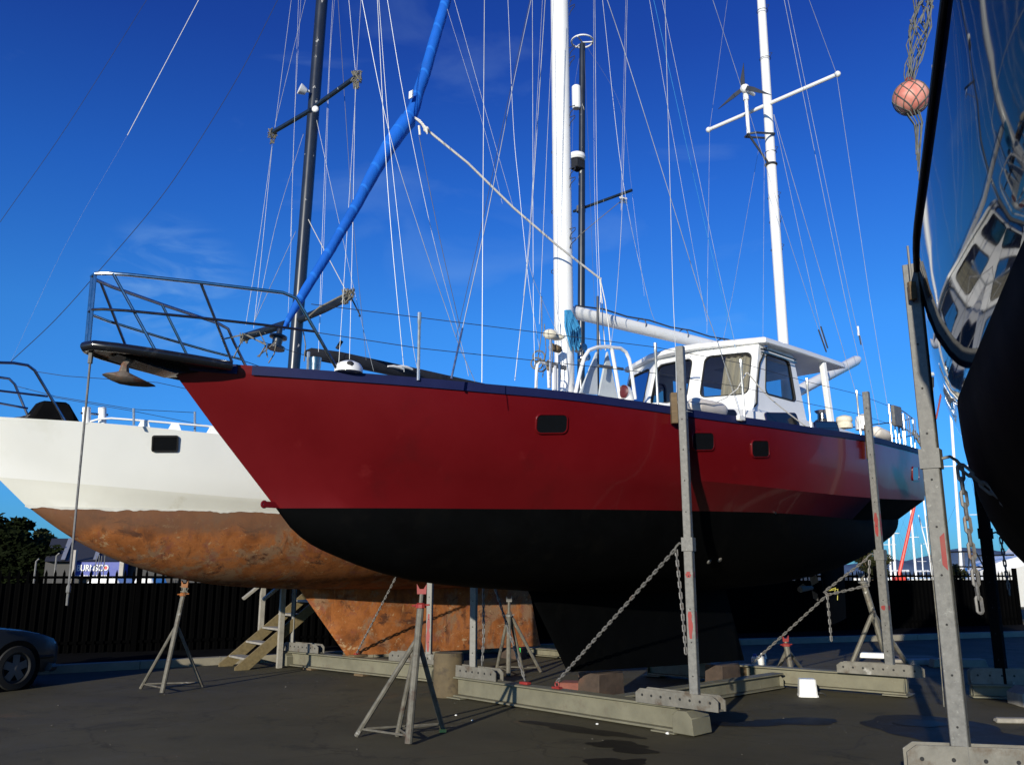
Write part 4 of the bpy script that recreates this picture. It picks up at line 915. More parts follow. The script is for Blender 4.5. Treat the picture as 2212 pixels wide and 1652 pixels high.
for k in (1, -1):
    pts = [NB.P(nsheer.at(i/50)[0], k*(nsheer.at(i/50)[1]+.012), nsheer.at(i/50)[2]) for i in range(50)]
    MB().tube(pts, .015, 8).build('rubbing_strake', 'rail', ny)
foil(NB, (-1.6, 2.3), (-1.0, 2.2), (1.6, 1.6), (.35, .3), .5, 'black', ny, 'keel')
for s_ in (-4.4, -2.6, -1.2, .4, 2.2, 4.0):
    for k in (1, -1): MB().cyl(NB.P(s_, k*(nsheer.n(s_)-.1), 3.8), NB.P(s_, k*(nsheer.n(s_)-.1), 4.42), .014, seg=8).build('stanchion', 'stanchion', ny)
for k in (1, -1):
    wire('lifeline', ny, [NB.P(s_, k*(nsheer.n(s_)-.1), 4.40) for s_ in (-4.4, -2.6, -1.2, .4, 2.2, 4.0)], .004, 'wiredark')
# a spar and a mast that the photograph cuts off, so the yacht is whole from other sides
MB().tube([NB.P(2.2, 0, 3.8), NB.P(2.2, 0, 15)], [.1, .08], 14).build('mast', 'white', ny)
mb = MB(); mb.hexa([NB.P(-2.2, -.9, 3.8), NB.P(1.6, -.7, 3.8), NB.P(1.6, .7, 3.8), NB.P(-2.2, .9, 3.8), NB.P(-2.0, -.75, 4.2), NB.P(1.2, -.55, 4.15), NB.P(1.2, .55, 4.15), NB.P(-2.0, .75, 4.2)]); mb.build('coachroof', 'white', ny, bevel=.06)
# pink float in its net
bc = D(1968, 212, 5.9); br = .127
bu = thing('buoy', 'faded pink float hanging in a string net beside the navy yacht rail', 'buoy', bc)
MB().sphere(bc, br, 24, 16).build('float', 'buoy', bu, smooth=60)
MB().lathe(bc+Z3*br*.96, [(.03, -.01), (.028, .03), (.014, .05), (0, .052)], 10).build('eye', 'redpaint', bu)
top_ = D(1992, 150, 5.9); mb = MB()
R_ = br*1.03
for k in range(9):
    for sgn in (1, -1):
        p = []
        for i in range(13):
            a = -math.pi/2+math.pi*(i+.6)/13.6; b = 2*math.pi*k/9+sgn*a*.75
            p.append(bc+V((math.cos(a)*math.cos(b), math.cos(a)*math.sin(b), math.sin(a)))*R_)
        mb.tube(p, .0038, 4)
bot = D(1984, 268, 5.9); low = D(1987, 385, 5.9); hi = D(2003, -20, 5.9)
for k in range(10):
    b = 2*math.pi*k/10; st_ = bc+V((math.cos(b)*.35, math.sin(b)*.35, -.9))*R_; q = bot+V((math.cos(b), math.sin(b), 0))*.03
    mb.tube([st_, q, low+V((math.cos(b*2)*.012, 0, random.uniform(-.05, .2)))], .004, 4)
for k in range(14):
    b = 2*math.pi*k/14; p = []
    for i in range(10):
        t = i/9; w = .03+.055*t; cpt = (bc+Z3*br*.9)*(1-t)+hi*t
        p.append(cpt+V((math.cos(b+.8*math.sin(6*t+k))*w, math.sin(b)*w, 0))+V((random.uniform(-.015, .015), 0, 0)))
    mb.tube(p, .0045, 4)
for k in range(22):
    t = random.random(); cpt = (bc+Z3*br*.9)*(1-t)+hi*t; w = .03+.05*t; a = random.uniform(0, 6.3); b = a+random.uniform(.6, 1.6)
    mb.tube([cpt+V((math.cos(a)*w, math.sin(a)*w, 0)), cpt+V((math.cos(b)*w, math.sin(b)*w, .12))], .005, 4)
mb.build('net_bag', 'net', bu)
# ================================================================== CRADLES
def ibeam(mb, a, b, w, h, tf=.022, tw=.05):
    """rolled steel beam on its flanges; a, b = ends of the lower face"""
    a, b = V(a), V(b)
    mb.bar(a+Z3*tf/2, b+Z3*tf/2, w, tf); mb.bar(a+Z3*(h-tf/2), b+Z3*(h-tf/2), w, tf); mb.bar(a+Z3*h/2, b+Z3*h/2, tw, h-2*tf-.004)
    e = (b-a).normalized(); y = Z3.cross(e)
    for p, q in ((a, 1), (b, -1)):
        for s in (1, -1):
            o = p+e*q*.01+y*s*(tw/2+.002); mb.prism([(0, tf+.002), (w/2-tw/2-.004, tf+.002), (w/2-tw/2-.004, h*.6), (0, h-tf-.002)], o, y*s, Z3, e*q*.014)
def bracket(parent, c, e, L=1.03, h=.145, gap=.115, mname='bracket'):
    """two perforated cheek plates the post is pinned between; c = middle of the lower edge"""
    y = Z3.cross(e); root = None
    for s in (1, -1):
        o = c+y*s*gap/2; ch = .045
        poly = [(-L/2, 0), (L/2, 0), (L/2, h-ch), (L/2-ch*1.4, h), (-L/2+ch*1.4, h), (-L/2, h-ch)]
        mb = MB().prism(poly, o, e, Z3, y*s*.012); hm = mb; hm.mi = 1
        for k in range(8):
            x = -L/2+.09+k*(L-.18)/7; hm.cyl(o+y*s*.0125+e*x+Z3*h*.55, o+y*s*.0145+e*x+Z3*h*.55, .014, seg=12)
        mb.build('cheek_plate', [mname, 'rubber'], parent)
    MB().box(c+Z3*.008, L*.96, gap-.012, .016, (e, y, Z3)).build('base_plate', mname, parent)
def facing(p, turn=17):
    # the posts stand slightly turned on their pins
    a = math.atan2(p.x, p.y)+math.radians(turn); return V((math.cos(a), -math.sin(a), 0))
def post(parent, p, ztop, z0, e, w=.085, mname='galv', low=0., zlow=1.9, turn=17):
    e = facing(p, turn); y = Z3.cross(e); mb = MB(); t = .006
    def sq(r, z): return [V((p.x, p.y, z))+e*a*r+y*b*r for a, b in ((-1, -1), (1, -1), (1, 1), (-1, 1))]
    c = .006
    def oct_(r, z): return [V((p.x, p.y, z))+e*a+y*b for a, b in ((-r+c, -r), (r-c, -r), (r, -r+c), (r, r-c), (r-c, r), (-r+c, r), (-r, r-c), (-r, -r+c))]
    w2 = w/2; w1 = (low or w)/2
    prof_ = [oct_(w1-t, z0), oct_(w1, z0)]+([oct_(w1, zlow), oct_(w2, zlow)] if low else [])+[oct_(w2, ztop), oct_(w2-t, ztop), oct_(w2-t, z0)]
    mb.grid(prof_, True); mb.mi = 1; z = z0+.3
    while z < ztop-.2:
        wr = w1 if z < zlow else w2
        for ax in (e, y):
            for s in (1, -1): mb.cyl(V((p.x, p.y, z))+ax*s*(wr+.0005), V((p.x, p.y, z))+ax*s*(wr+.003), .008, seg=8)
        z += .33
    return mb.build('post', [mname, 'rubber'], parent, smooth=0)
def collar(parent, p, z, e, toward, w=.085, m='galv'):
    e = facing(p, 9 if w > .11 and w < .12 else 17); y = Z3.cross(e); mb = MB(); r = w/2+.012
    def sq(rr, zz): return [V((p.x, p.y, zz))+e*a*rr+y*b*rr for a, b in ((-1, -1), (1, -1), (1, 1), (-1, 1))]
    mb.grid([sq(r-.011, z-.07), sq(r, z-.07), sq(r, z+.07), sq(r-.011, z+.07)], True)
    t = V(toward); t.z = 0; t.normalize(); q = V((p.x, p.y, z))
    mb.tube([q+t*(w/2), q+t*(w/2+.07)+Z3*.015, q+t*(w/2+.11)-Z3*.015, q+t*(w/2+.14)-Z3*.06], .012, 7)
    mb.build('chain_collar', m, parent); return q+t*(w/2+.135)-Z3*.055
def redpatch(po, p, e, z0, z1, w=.085, off=0):
    e = facing(p); y = Z3.cross(e); mb = MB(); n = 7
    for s, ax, o in ((-1, y, e), (-1, e, y), (1, y, e), (1, e, y)):
        c = V((p.x, p.y, 0))+ax*s*(w/2+.0015); l, r = [], []
        for k in range(n+1):
            z = z0+(z1-z0)*k/n; a = w*.40*(math.sin(math.pi*(k+.4)/(n+.8))**.4)*random.uniform(.6, 1.1); l.append(c-o*min(a, w*.44)+Z3*z); r.append(c+o*min(w*.44, a*random.uniform(.5, 1))+Z3*z)
        mb.grid([l, r])
    mb.build('paint_patch', 'redpaint', po, smooth=0)
eA = V((RB.n[0], RB.n[1], 0))
# --- cradle under the forward half of the red yacht
A0, A1 = RB.P(.05, -1.98, .02), RB.P(.05, 1.66, .02)
ca = thing('boat_cradle', 'cradle under the middle of the red yacht, its post beside the wheelhouse windows', 'cradle', (A0+A1)/2, 'yard cradles holding the yachts')
mb = MB(); ibeam(mb, A0, A1, .20, .25); mb.build('beam', 'beam', ca, bevel=.004)
for p in (A0, A1): MB().box(p+(eA*.12 if p is A0 else -eA*.12)-Z3*.006, .3, .34, .014, (eA, Z3.cross(eA), Z3)).build('foot_plate', 'beam', ca)
p1 = RB.P(-.03, 1.90, 0)
def end_block(parent, p, e):
    y = Z3.cross(e); MB().prism([(-.13, 0), (.13, 0), (.11, .16), (.05, .225), (-.07, .225), (-.13, .17)], V(p)+e*.0-y*.16, e, Z3, y*.32).build('end_block', 'beam', parent, bevel=.006)
end_block(ca, A1+eA*.13, eA)
bracket(ca, p1+Z3*.272-eA*.20, eA); 
po = post(ca, p1, 4.04, .285, eA, low=.092)
redpatch(po, p1, eA, .95, 1.22, .092); redpatch(po, p1, eA, 1.56, 1.62, .092)
hk = collar(ca, p1, 1.90, eA, -eA, .095)
an_ = V((A0.x, A0.y, 0))+(A1-A0)*.51+Z3*.30-V((0, 0, A0.z*0)); an_.z = .30
c1 = MB().chain([hk, an_+V((0, 0, .05))], .055, .0085, .040).build('chain', 'chain', ca)
MB().chain([hk+V((.02, .02, 0)), hk+V((.05, -.02, -.6)), hk+V((.07, -.03, -1.05))], .055, .0085, .040).build('chain', 'chain', ca)
mb = MB(); mb.box(an_-Z3*.015, .12, .06, .02, (eA, Z3.cross(eA), Z3)); mb.ring(an_+Z3*.02, .03, .009, (eA, Z3), 12); mb.build('chain_anchor', 'redpaint', ca)
# timber pads between post and rail
y_ = V((RB.n[0], RB.n[1], 0))
q = hit(RB, 1447, 880, sheer, stripe)
MB().bar(V((q.x, q.y, 3.20))+y_*.055, V((q.x, q.y, 3.54))+y_*.055, .08, .07).build('timber_pad', 'wood', ca, bevel=.004)
MB().bar(V((q.x, q.y, 3.25))+y_*.10+d_*.04, V((q.x, q.y, 3.42))+y_*.10+d_*.04, .05, .06).build('timber_pad', 'wood', ca, bevel=.004)
wire('lashing_wire', ca, [V((q.x, q.y, 3.33))+y_*.13, V((p1.x, p1.y, 3.31))+y_*.066, V((p1.x, p1.y, 3.31))+y_*.066+d_*.08], .004)
# far post of the same cradle
p2 = V((A0.x, A0.y, 0))+eA*.33
bracket(ca, p2+Z3*.272, eA); po = post(ca, p2, 2.9, .285, eA); hk = collar(ca, p2, 1.95, eA, eA)
b_ = V((A0.x, A0.y, .32))+(A1-A0)*.36; b_.z = .32
MB().chain([hk, b_+V((0, 0, 0))], .055, .0085, .040).build('chain', 'chain', ca)
MB().chain([hk, hk+V((.02, -.02, -1.1)), hk+V((.0, -.03, -1.45))], .055, .0085, .040).build('chain', 'chain', ca)
mb = MB(); mb.box(b_-Z3*.03, .14, .07, .03, (eA, Z3.cross(eA), Z3)); mb.build('chain_anchor', 'redpaint', ca, bevel=.004)
# --- cradle under the stern of the red yacht
B1 = RB.P(4.42, 2.12, .035); eB = (RB.P(4.42, 2.12, 0)-RB.P(4.16, .40, 0)).normalized(); B0 = B1-eB*3.9
cb_ = thing('boat_cradle', 'cradle under the stern of the red yacht, its beam behind the white bucket', 'cradle', (B0+B1)/2, 'yard cradles holding the yachts')
mb = MB(); ibeam(mb, B0, B1, .20, .24); mb.build('beam', 'beam', cb_, bevel=.004)
for p, q in ((B0, 1), (B1, -1)): MB().box(p+eB*q*.12-Z3*.006, .32, .38, .014, (eB, Z3.cross(eB), Z3)).build('foot_plate', 'beam', cb_)
pB = RB.P(4.27, 1.98, 0)
bracket(cb_, pB+Z3*.275-eB*.14, eB, L=1.1); po = post(cb_, pB, 4.13, .29, eB, low=.108)
redpatch(po, pB, eB, 2.10, 2.42); redpatch(po, pB, eB, 1.12, 1.18, .108)
hk = collar(cb_, pB, 1.85, eB, -eB, .108); an_ = V((B1.x, B1.y, .31))-eB*2.15
tw = hk+(an_-hk)*.33
MB().chain([hk, tw+V((-.03, 0, .05)), tw, an_], .055, .0085, .04).build('chain', 'chain', cb_)
MB().chain([hk+V((.04, 0, -.02)), hk+V((.0, .0, -.35)), tw], .055, .0085, .04).build('chain', 'chain', cb_)
MB().chain([tw, tw+V((.01, 0, -.62))], .055, .0085, .04).build('chain', 'chain', cb_)
mb = MB()
for k in range(2): mb.tube([tw+V((.02*k, 0, .06)), tw+V((.12+.03*k, -.02, .10-.02*k)), tw+V((.10+.04*k, 0, .0-.07*k))], .006, 5)
mb.build('tape_tie', 'yellow', cb_)
q = hit(RB, 1868, 948, sheer, stripe)
MB().bar(V((q.x, q.y, 3.22))+y_*.045, V((q.x, q.y, 3.72))+y_*.045, .07, .06).build('timber_pad', 'wood', cb_, bevel=.004)
MB().bar(V((q.x, q.y, 3.38))+y_*.09, V((q.x, q.y, 3.56))+y_*.09, .05, .05).build('timber_pad', 'wood', cb_, bevel=.004)
pC = V((B0.x, B0.y, 0))+eB*.4; bracket(cb_, pC+Z3*.275, eB); post(cb_, pC, 3.0, .29, eB)
# stringer tying the two cradles together
S0 = RB.P(.12, .49, .02); S1 = RB.P(3.95, .49, .02)
mb = MB(); ibeam(mb, S0, S1, .18, .20); mb.build('stringer', 'beam', ca, bevel=.004)
# --- cradle of the white ketch
C0, C1 = V((-3.95, 16.05, .03)), V((-1.13, 13.62, .03)); eC = (C1-C0).normalized()
cc = thing('boat_cradle', 'pale cradle with short posts under the rusty keel of the white ketch', 'cradle', (C0+C1)/2, 'yard cradles holding the yachts')
mb = MB(); ibeam(mb, C0, C1, .20, .24); mb.build('beam', 'beam', cc, bevel=.004)
end_block(cc, C0+eC*.05, eC)
for dd in (.75, 2.1): MB().box(C0+eC*dd-Z3*.012, .22, .3, .03, (eC, Z3.cross(eC), Z3)).build('packing', 'wood', cc)
q = V((C0.x, C0.y, 0))+eC*.42; bracket(cc, q+Z3*.275, eC, L=1.0); post(cc, q-eC*.35, 2.6, .29, eC, w=.07)
q = V((C1.x, C1.y, 0))-eC*.45; bracket(cc, q+Z3*.275, eC, L=1.1); po = post(cc, q+eC*.28, 2.05, .29, eC, w=.085)
redpatch(po, q+eC*.28, eC, .45, 1.0, .085); hk = V((q.x, q.y, 2.0))+eC*.2
MB().chain([V((q.x, q.y, 2.03))+eC*.2, V((q.x, q.y, 2.03))-eC*.15, V((C0.x, C0.y, .32))+eC*1.85], .055, .008, .038).build('chain', 'chain', cc)
MB().box(V((C0.x, C0.y, .30))+eC*1.82, .14, .08, .06, (eC, Z3.cross(eC), Z3)).build('chain_anchor', 'redpaint', cc, bevel=.005)
cd_ = thing('boat_cradle', 'low cradle beam under the aft end of the rusty keel', 'cradle', WB.P(4.35, 0, 0), 'yard cradles holding the yachts')
E0, E1 = WB.P(4.35, -1.9, .02), WB.P(4.35, 1.35, .02); eE = (E1-E0).normalized()
mb = MB(); ibeam(mb, E0, E1, .20, .14, .016); mb.build('beam', 'beam', cd_, bevel=.004)
bracket(cd_, E1-eE*.25+Z3*.165, eE, L=.7, h=.15)
post(cd_, WB.P(4.35, -1.65, 0), 2.4, .16, eE); bracket(cd_, WB.P(4.35, -1.6, .165), eE, L=.7, h=.15)
# --- cradle of the navy yacht: tall post on the right
pN = V((3.005, 6.20, 0)); eN = V((.977, -.21, 0)).normalized()
cn = thing('boat_cradle', 'tall grey galvanised post and perforated foot of the cradle beside the navy yacht', 'cradle', pN+eN*1.6, 'yard cradles holding the yachts')
N0, N1 = pN-eN*.45, pN+eN*3.6
mb = MB(); ibeam(mb, N0+Z3*.02, N1+Z3*.02, .2, .27); mb.build('beam', 'beam', cn, bevel=.004)
bracket(cn, pN+eN*.42+Z3*.292, eN, L=1.55, h=.19); post(cn, pN, 3.86, .3, eN, w=.108, low=.111, zlow=2.40, turn=9)
hk = collar(cn, pN, 2.40, eN, V((.95, -.25, 0)), .112)
MB().tube([pN+Z3*2.40-Z3.cross(facing(pN, 9))*.05, pN+Z3*2.40-Z3.cross(facing(pN, 9))*.066], .028, 12).build('collar_bolt', 'galv', cn)
MB().chain([hk, pN+Z3*.52+eN*2.0+V((0, .1, 0))], .088, .0115, .058).build('chain', 'chain', cn)
MB().chain([hk+V((.0, .02, 0)), hk+V((.03, .02, -1.0))], .088, .0115, .058).build('chain', 'chain', cn)
wire('cord', cn, [pN+Z3*2.0-eN*.07, pN+Z3*1.2-eN*.07, pN+Z3*.72-eN*.08], .0035, 'ropeold')
redpatch_o = MB(); 
c = pN-Z3.cross(facing(pN, 9))*.058; redpatch_o.grid([[c+facing(pN, 9)*.044+Z3*z for z in (1.62, 1.67, 1.85, 1.88)], [c+facing(pN, 9)*.012+Z3*z for z in (1.66, 1.68, 1.84, 1.85)]]); redpatch_o.build('paint_patch', 'redpaint', cn, smooth=0)
q = NB.P(-.85, -1.915, 3.7); MB().bar(V((q.x, q.y, 3.56)), V((q.x, q.y, 3.70)), .04, .05).build('timber_pad', 'wood', cn, bevel=.004)
MB().tube([V((q.x, q.y, 3.7)), V((q.x, q.y, 3.98))], .009, 6).build('pad_rod', 'galv', cn)
pE = V((6.42, 11.94, 0)); 
c2 = thing('boat_cradle', 'dark cradle in deep shade under the far half of the navy yacht', 'cradle', pE+eN*.8, 'yard cradles holding the yachts')
mb = MB(); ibeam(mb, pE-eN*.4+Z3*.02, pE+eN*2.6+Z3*.02, .2, .17); mb.build('beam', 'beam', c2, bevel=.004)
bracket(c2, pE+eN*.2+Z3*.192, eN, L=1.2, h=.2); post(c2, pE, 3.9, .2, eN, w=.125, mname='blackmatte')  # post and collar coloured black to carry the shade under the yacht
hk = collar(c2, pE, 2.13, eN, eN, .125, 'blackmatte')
MB().chain([hk, pE+eN*1.9+Z3*.4], .075, .010, .05).build('chain', 'chain', c2)
MB().chain([hk+V((.0, .03, 0)), hk+V((.03, .03, -.75))], .075, .010, .05).build('chain', 'chain', c2)
# ================================================================== JACK STANDS
def jack_stand(label, feet, head, zc, loc, topm='redpaint', r=.033, screw=.2):
    """feet: three leg ends, head: top of the tube, zc: height where the legs meet the tube"""
    t = thing('jack_stand', label, 'jack stand', loc, 'tripod stands propping the yachts')
    base = sum(feet, V((0, 0, 0)))/len(feet); foot0 = feet[0]
    ax = (head-foot0); e = ax.normalized()
    jt = foot0+ax*((zc-foot0.z)/ax.z)
    MB().tube([foot0, foot0+ax*(1-screw)], r, 10).build('leg', 'stand', t)
    MB().tube([foot0+ax*(1-screw), foot0+ax*(1-screw*.45)], r*.6, 8).build('screw', 'stand', t)
    mb = MB(); q = foot0+ax*(1-screw); mb.lathe(q, [(r*1.5, -.02), (r*1.5, .015), (r*.8, .03)], 10); mb.tube([q+V((-.09, .02, 0)), q+V((.09, -.02, .01))], .009, 6)
    c = foot0+ax*(1-screw*.45); mb.prism([(-.045, 0), (.045, 0), (.05, .10), (.02, .05), (-.02, .05), (-.05, .10)], c-V((0, .02, 0)), V((1, 0, 0)), Z3, V((0, .04, 0))); mb.build('jack_head', topm, t)
    for f in feet[1:]: MB().tube([f, jt], r*.72, 8).build('leg', 'stand', t)
    mb = MB()
    for i in range(len(feet)):
        a, b = feet[i], feet[(i+1) % len(feet)]; mb.cyl(a+(jt-a)*.07, b+(jt-b)*.07, .011, seg=6)
    mb.build('brace', 'stand', t)
    return t
fs = jack_stand('galvanised tripod stand with red screw head under the bow of the red yacht', [G(882, 1605, .02), G(770, 1588, .02), G(957, 1576, .02), G(858, 1588, .02)], RB.S(913, 1262, .25), .98, G(880, 1590, 0), 'redpaint', .036, .14)
MB().box(G(957, 1577, .02), .07, .05, .03).build('foot_pad', 'yellow', fs)
jack_stand('slim tripod stand on the tarmac under the white ketch bow, rope tied round its head', [G(350, 1496, .02), G(304, 1486, .02), G(437, 1482, .02)], WB.S(402, 1256, 0), .9, G(360, 1488, 0), 'rust', .034, .12)
ro = tangle(WB.S(398, 1277, 0), .06, 12, 'ropeold', 'rope_lashing', None); ro.name = 'rope_lashing'
stands = [o for o in C.objects if o.name.startswith('jack_stand')]
def adopt(o, par):
    ORG[o] = ORG[par]
    for v in o.data.vertices: v.co = v.co-ORG[par]
    o.parent = par
adopt(ro, stands[-1])
ms = jack_stand('brown tripod stand with a green tag near the aft end of the rusty keel', [G(1098, 1459, .02), G(1072, 1448, .02), G(1168, 1450, .02), G(1130, 1452, .02)], D(1100, 1276, 15.0), .98, G(1105, 1452, 0), 'galv', .038, .3)
MB().box(D(1119, 1407, 14.9), .08, .012, .12).build('tag', 'green', ms)
bs = jack_stand('thick tripod stand leaning under the red yacht stern behind the aft post', [D(1925, 1452, 15.6), D(1838, 1437, 15.7), D(1965, 1440, 16.2)], D(1858, 1236, 15.8), .93, D(1900, 1445, 15.8), 'galv', .055, .1)
ds = jack_stand('stand with a red stained tube in the dark behind the aft cradle beam', [D(1712, 1462, 14.6), D(1676, 1455, 14.9), D(1740, 1455, 15.3)], D(1696, 1380, 14.7), .40, D(1708, 1460, 14.8), 'redpaint', .045, .15)
for o in (fs, ms, bs, ds): pass
# ================================================================== THINGS LYING ABOUT THE YARD
def solid(name, label, cat, mb, m, loc, bevel=.0, smooth=32, group=None):
    o = mb.build(name, m, None, smooth=smooth, org=loc, bevel=bevel); return tag(o, label, cat, group)
c = G(968, 1503, 0)
mb = MB(); prof_ = [(0, 0), (.195, 0), (.205, .04), (.20, .26), (.205, .50), (.19, .56), (0, .565)]; mb.lathe(c, prof_, 20); solid('timber_stump', 'round upright timber stump standing behind the forward cradle foot', 'stump', mb, 'stump', c)
def block(name, label, c, e, L, w, h, m, cat='timber block', top=.92, group=None):
    y = Z3.cross(e); c = V(c); mb = MB(); b = [c+e*a*L/2+y*b_*w/2 for a, b_ in ((-1, -1), (1, -1), (1, 1), (-1, 1))]; t = [c+e*a*L/2*top+y*b_*w/2*.97+Z3*h for a, b_ in ((-1, -1), (1, -1), (1, 1), (-1, 1))]
    mb.hexa(b+t); return solid(name, label, cat, mb, m, c, bevel=.012, group=group)
kb = RB.P(.35, .12, 0)
block('keel_block', 'red stained timber block beside the keel on the forward beam', G(1263, 1508, .02)+V((0, .05, 0)), V((1, -.25, 0)).normalized(), .66, .3, .20, 'woodred')
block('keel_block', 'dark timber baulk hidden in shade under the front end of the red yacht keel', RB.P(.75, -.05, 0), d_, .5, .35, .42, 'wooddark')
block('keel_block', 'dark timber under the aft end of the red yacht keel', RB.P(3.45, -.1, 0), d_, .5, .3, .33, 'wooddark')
c = G(1580, 1476, .0)
mb = MB(); e = V((.85, .3, 0)).normalized(); y = Z3.cross(e); mb.prism([(-.42, 0), (.36, 0), (.36, .27), (-.05, .25)], c-y*.15, e, Z3, y*.3); solid('timber_chock', 'brown wedge shaped timber chock in shade on the cradle stringer', 'timber chock', mb, 'wood', c, bevel=.015)
block('keel_block', 'thin timber packing under the front of the rusty keel', WB.P(-.02, 0, .275), nW, .34, .3, .035, 'wood')
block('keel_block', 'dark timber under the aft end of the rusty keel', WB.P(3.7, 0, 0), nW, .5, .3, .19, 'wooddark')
c = G(1745, 1503, 0)
bk = thing('bucket', 'white plastic bucket turned upside down in the sun by the aft cradle beam', 'bucket', c)
ex_, ey_ = V((.985, -.17, 0)), V((.17, .985, 0))
def sq_(r, z): return [c+ex_*a*r+ey_*b*r*.9+Z3*z for a, b in ((-.8, -1), (.8, -1), (1, -.8), (1, .8), (.8, 1), (-.8, 1), (-1, .8), (-1, -.8))]
mb = MB(); rr_ = [sq_(.122, 0), sq_(.126, .0), sq_(.126, .022), sq_(.117, .026), sq_(.104, .215), sq_(.098, .224)]; mb.grid(rr_, True); mb.add(rr_[-1], [list(range(8))]); mb.build('pail', 'bucket', bk, smooth=30)
MB().ring(c+V((.13, -.08, .02)), .08, .004, (V((.9, -.3, 0)).normalized(), V((.2, .4, .15)).normalized()), 14, 5, .5).build('handle', 'wiredark', bk)
c = G(1640, 1449, 0)
jc = thing('plastic_jug', 'white plastic jug standing in the shade past the keel', 'jug', c)
mb = MB(); mb.box(c+Z3*.12, .22, .16, .24); mb.build('jug_body', 'bucket', jc, bevel=.03); MB().tube([c+V((.05, 0, .24)), c+V((.05, 0, .28)), c+V((.12, 0, .28)), c+V((.13, 0, .2))], .016, 8).build('handle', 'bucket', jc); MB().cyl(c+V((-.06, 0, .23)), c+V((-.06, 0, .28)), .03, seg=12).build('cap', 'signblue', jc)
c = G(2000, 1432, 0)
block('pallet_board', 'weathered plank lying in front of the fence past the aft cradle', G(1985, 1437, .0)+V((.2, .2, 0)), V((1, .12, 0)).normalized(), 1.35, .24, .10, 'woodgrey', 'plank')
block('pallet_board', 'pale concrete edging beam lying by the foot of the tall post', G(2070, 1440, .0), V((1, -.05, 0)).normalized(), .95, .22, .14, 'concrete', 'edging')
block('pallet_board', 'thin plank stacked behind the aft bracket near the fence', G(1960, 1424, .0), V((1, -.02, 0)).normalized(), 1.1, .5, .06, 'wood', 'plank')
c = G(1952, 1455, 0); block('white_offcut', 'white board offcut resting on the aft cradle foot', V((5.05, 12.55, .46)), V((.9, -.4, 0)).normalized(), .45, .14, .07, 'bucket', 'board')
mb = MB(); c = G(2170, 1512, 0); mb.prism([(-.10, 0), (.10, 0), (.10, .15), (.03, .23), (-.10, .15)], c+V((0, -.6, 0)), V((1, 0, 0)), Z3, V((0, .35, 0))); solid('timber_offcut', 'small pale timber offcut under the navy yacht in the shade', 'offcut', mb, 'woodgrey', c, bevel=.006)
block('timber_offcut', 'short squared timber lying at the right frame edge under the navy yacht', G(2200, 1560, .0), V((1, -.1, 0)).normalized(), .5, .12, .05, 'woodgrey', 'offcut')
for i, (x, y, s) in enumerate(((1443, 1585, .02), (1290, 1564, .013), (985, 1545, .012), (1020, 1556, .01))):
    c = G(x, y, .0); mb = MB(); mb.sphere(c+Z3*s*.5, s, 8, 5, (1.3, 1, .7)); solid('pebble', ['white pebble in front of the near cradle end', 'small pale stone under the forward beam edge', 'pale grit lump left of the near tripod shadow', 'tiny pale stone right of the tripod shadow'][i], 'stone', mb, 'bucket', c)
# ---- timber steps up to the white ketch
sf, sn = G(471.6, 1439, 0), G(508, 1448, 0); wd = (sn-sf); w_ = wd.length; ew = wd.normalized(); es = V((-ew.y, ew.x, 0))
sp = thing('boarding_steps', 'weathered timber steps with a handrail beside the white ketch keel', 'steps', (sf+sn)/2)
rise, run = 1.72, 2.15
for k, o in enumerate((sf, sn)):
    a, b = V((o.x, o.y, 0)), V((o.x, o.y, 0))+es*run+Z3*rise; u = (b-a).normalized(); p = u.cross(ew).normalized()
    if p.z < 0: p = -p
    MB().add([a, a+es*.24, b+es*.06-Z3*.12, b+Z3*.02, a+Z3*.05]+[q+ew*.045*(1 if k == 0 else -1) for q in (a, a+es*.24, b+es*.06-Z3*.12, b+Z3*.02, a+Z3*.05)], [(0, 1, 2, 3, 4), (9, 8, 7, 6, 5), (0, 1, 6, 5), (1, 2, 7, 6), (2, 3, 8, 7), (3, 4, 9, 8), (4, 0, 5, 9)]).build('stringer', 'woodpale', sp)
for k in range(7):
    t = (k+.75)/7.4; c = (sf+sn)/2+es*(run*t+.06)+Z3*rise*t; MB().box(c, w_-.1, .24, .035, (ew, es, Z3)).build('tread', 'woodgrey', sp, bevel=.004)
for o, t0, hgt in ((sf+ew*-.05, .35, .98), (sn+ew*.05, .35, .98), (sf-ew*.05, .95, .98), (sn+ew*.05, .95, .98)):
    a = V((o.x, o.y, 0))+es*run*t0; MB().bar(a+Z3*(0 if o.y < sf.y-.2 and t0 < .5 else rise*t0-.1), a+Z3*(rise*t0+hgt*.85), .07, .09, up=es).build('post', 'woodgrey', sp, bevel=.004)
for o in (sf-ew*.05, sn+ew*.05):
    MB().bar(V((o.x, o.y, 0))+es*run*.18+Z3*(rise*.18+.84), V((o.x, o.y, 0))+es*run*1.02+Z3*(rise*1.02+.84), .09, .05).build('handrail', 'woodgrey', sp, bevel=.004)
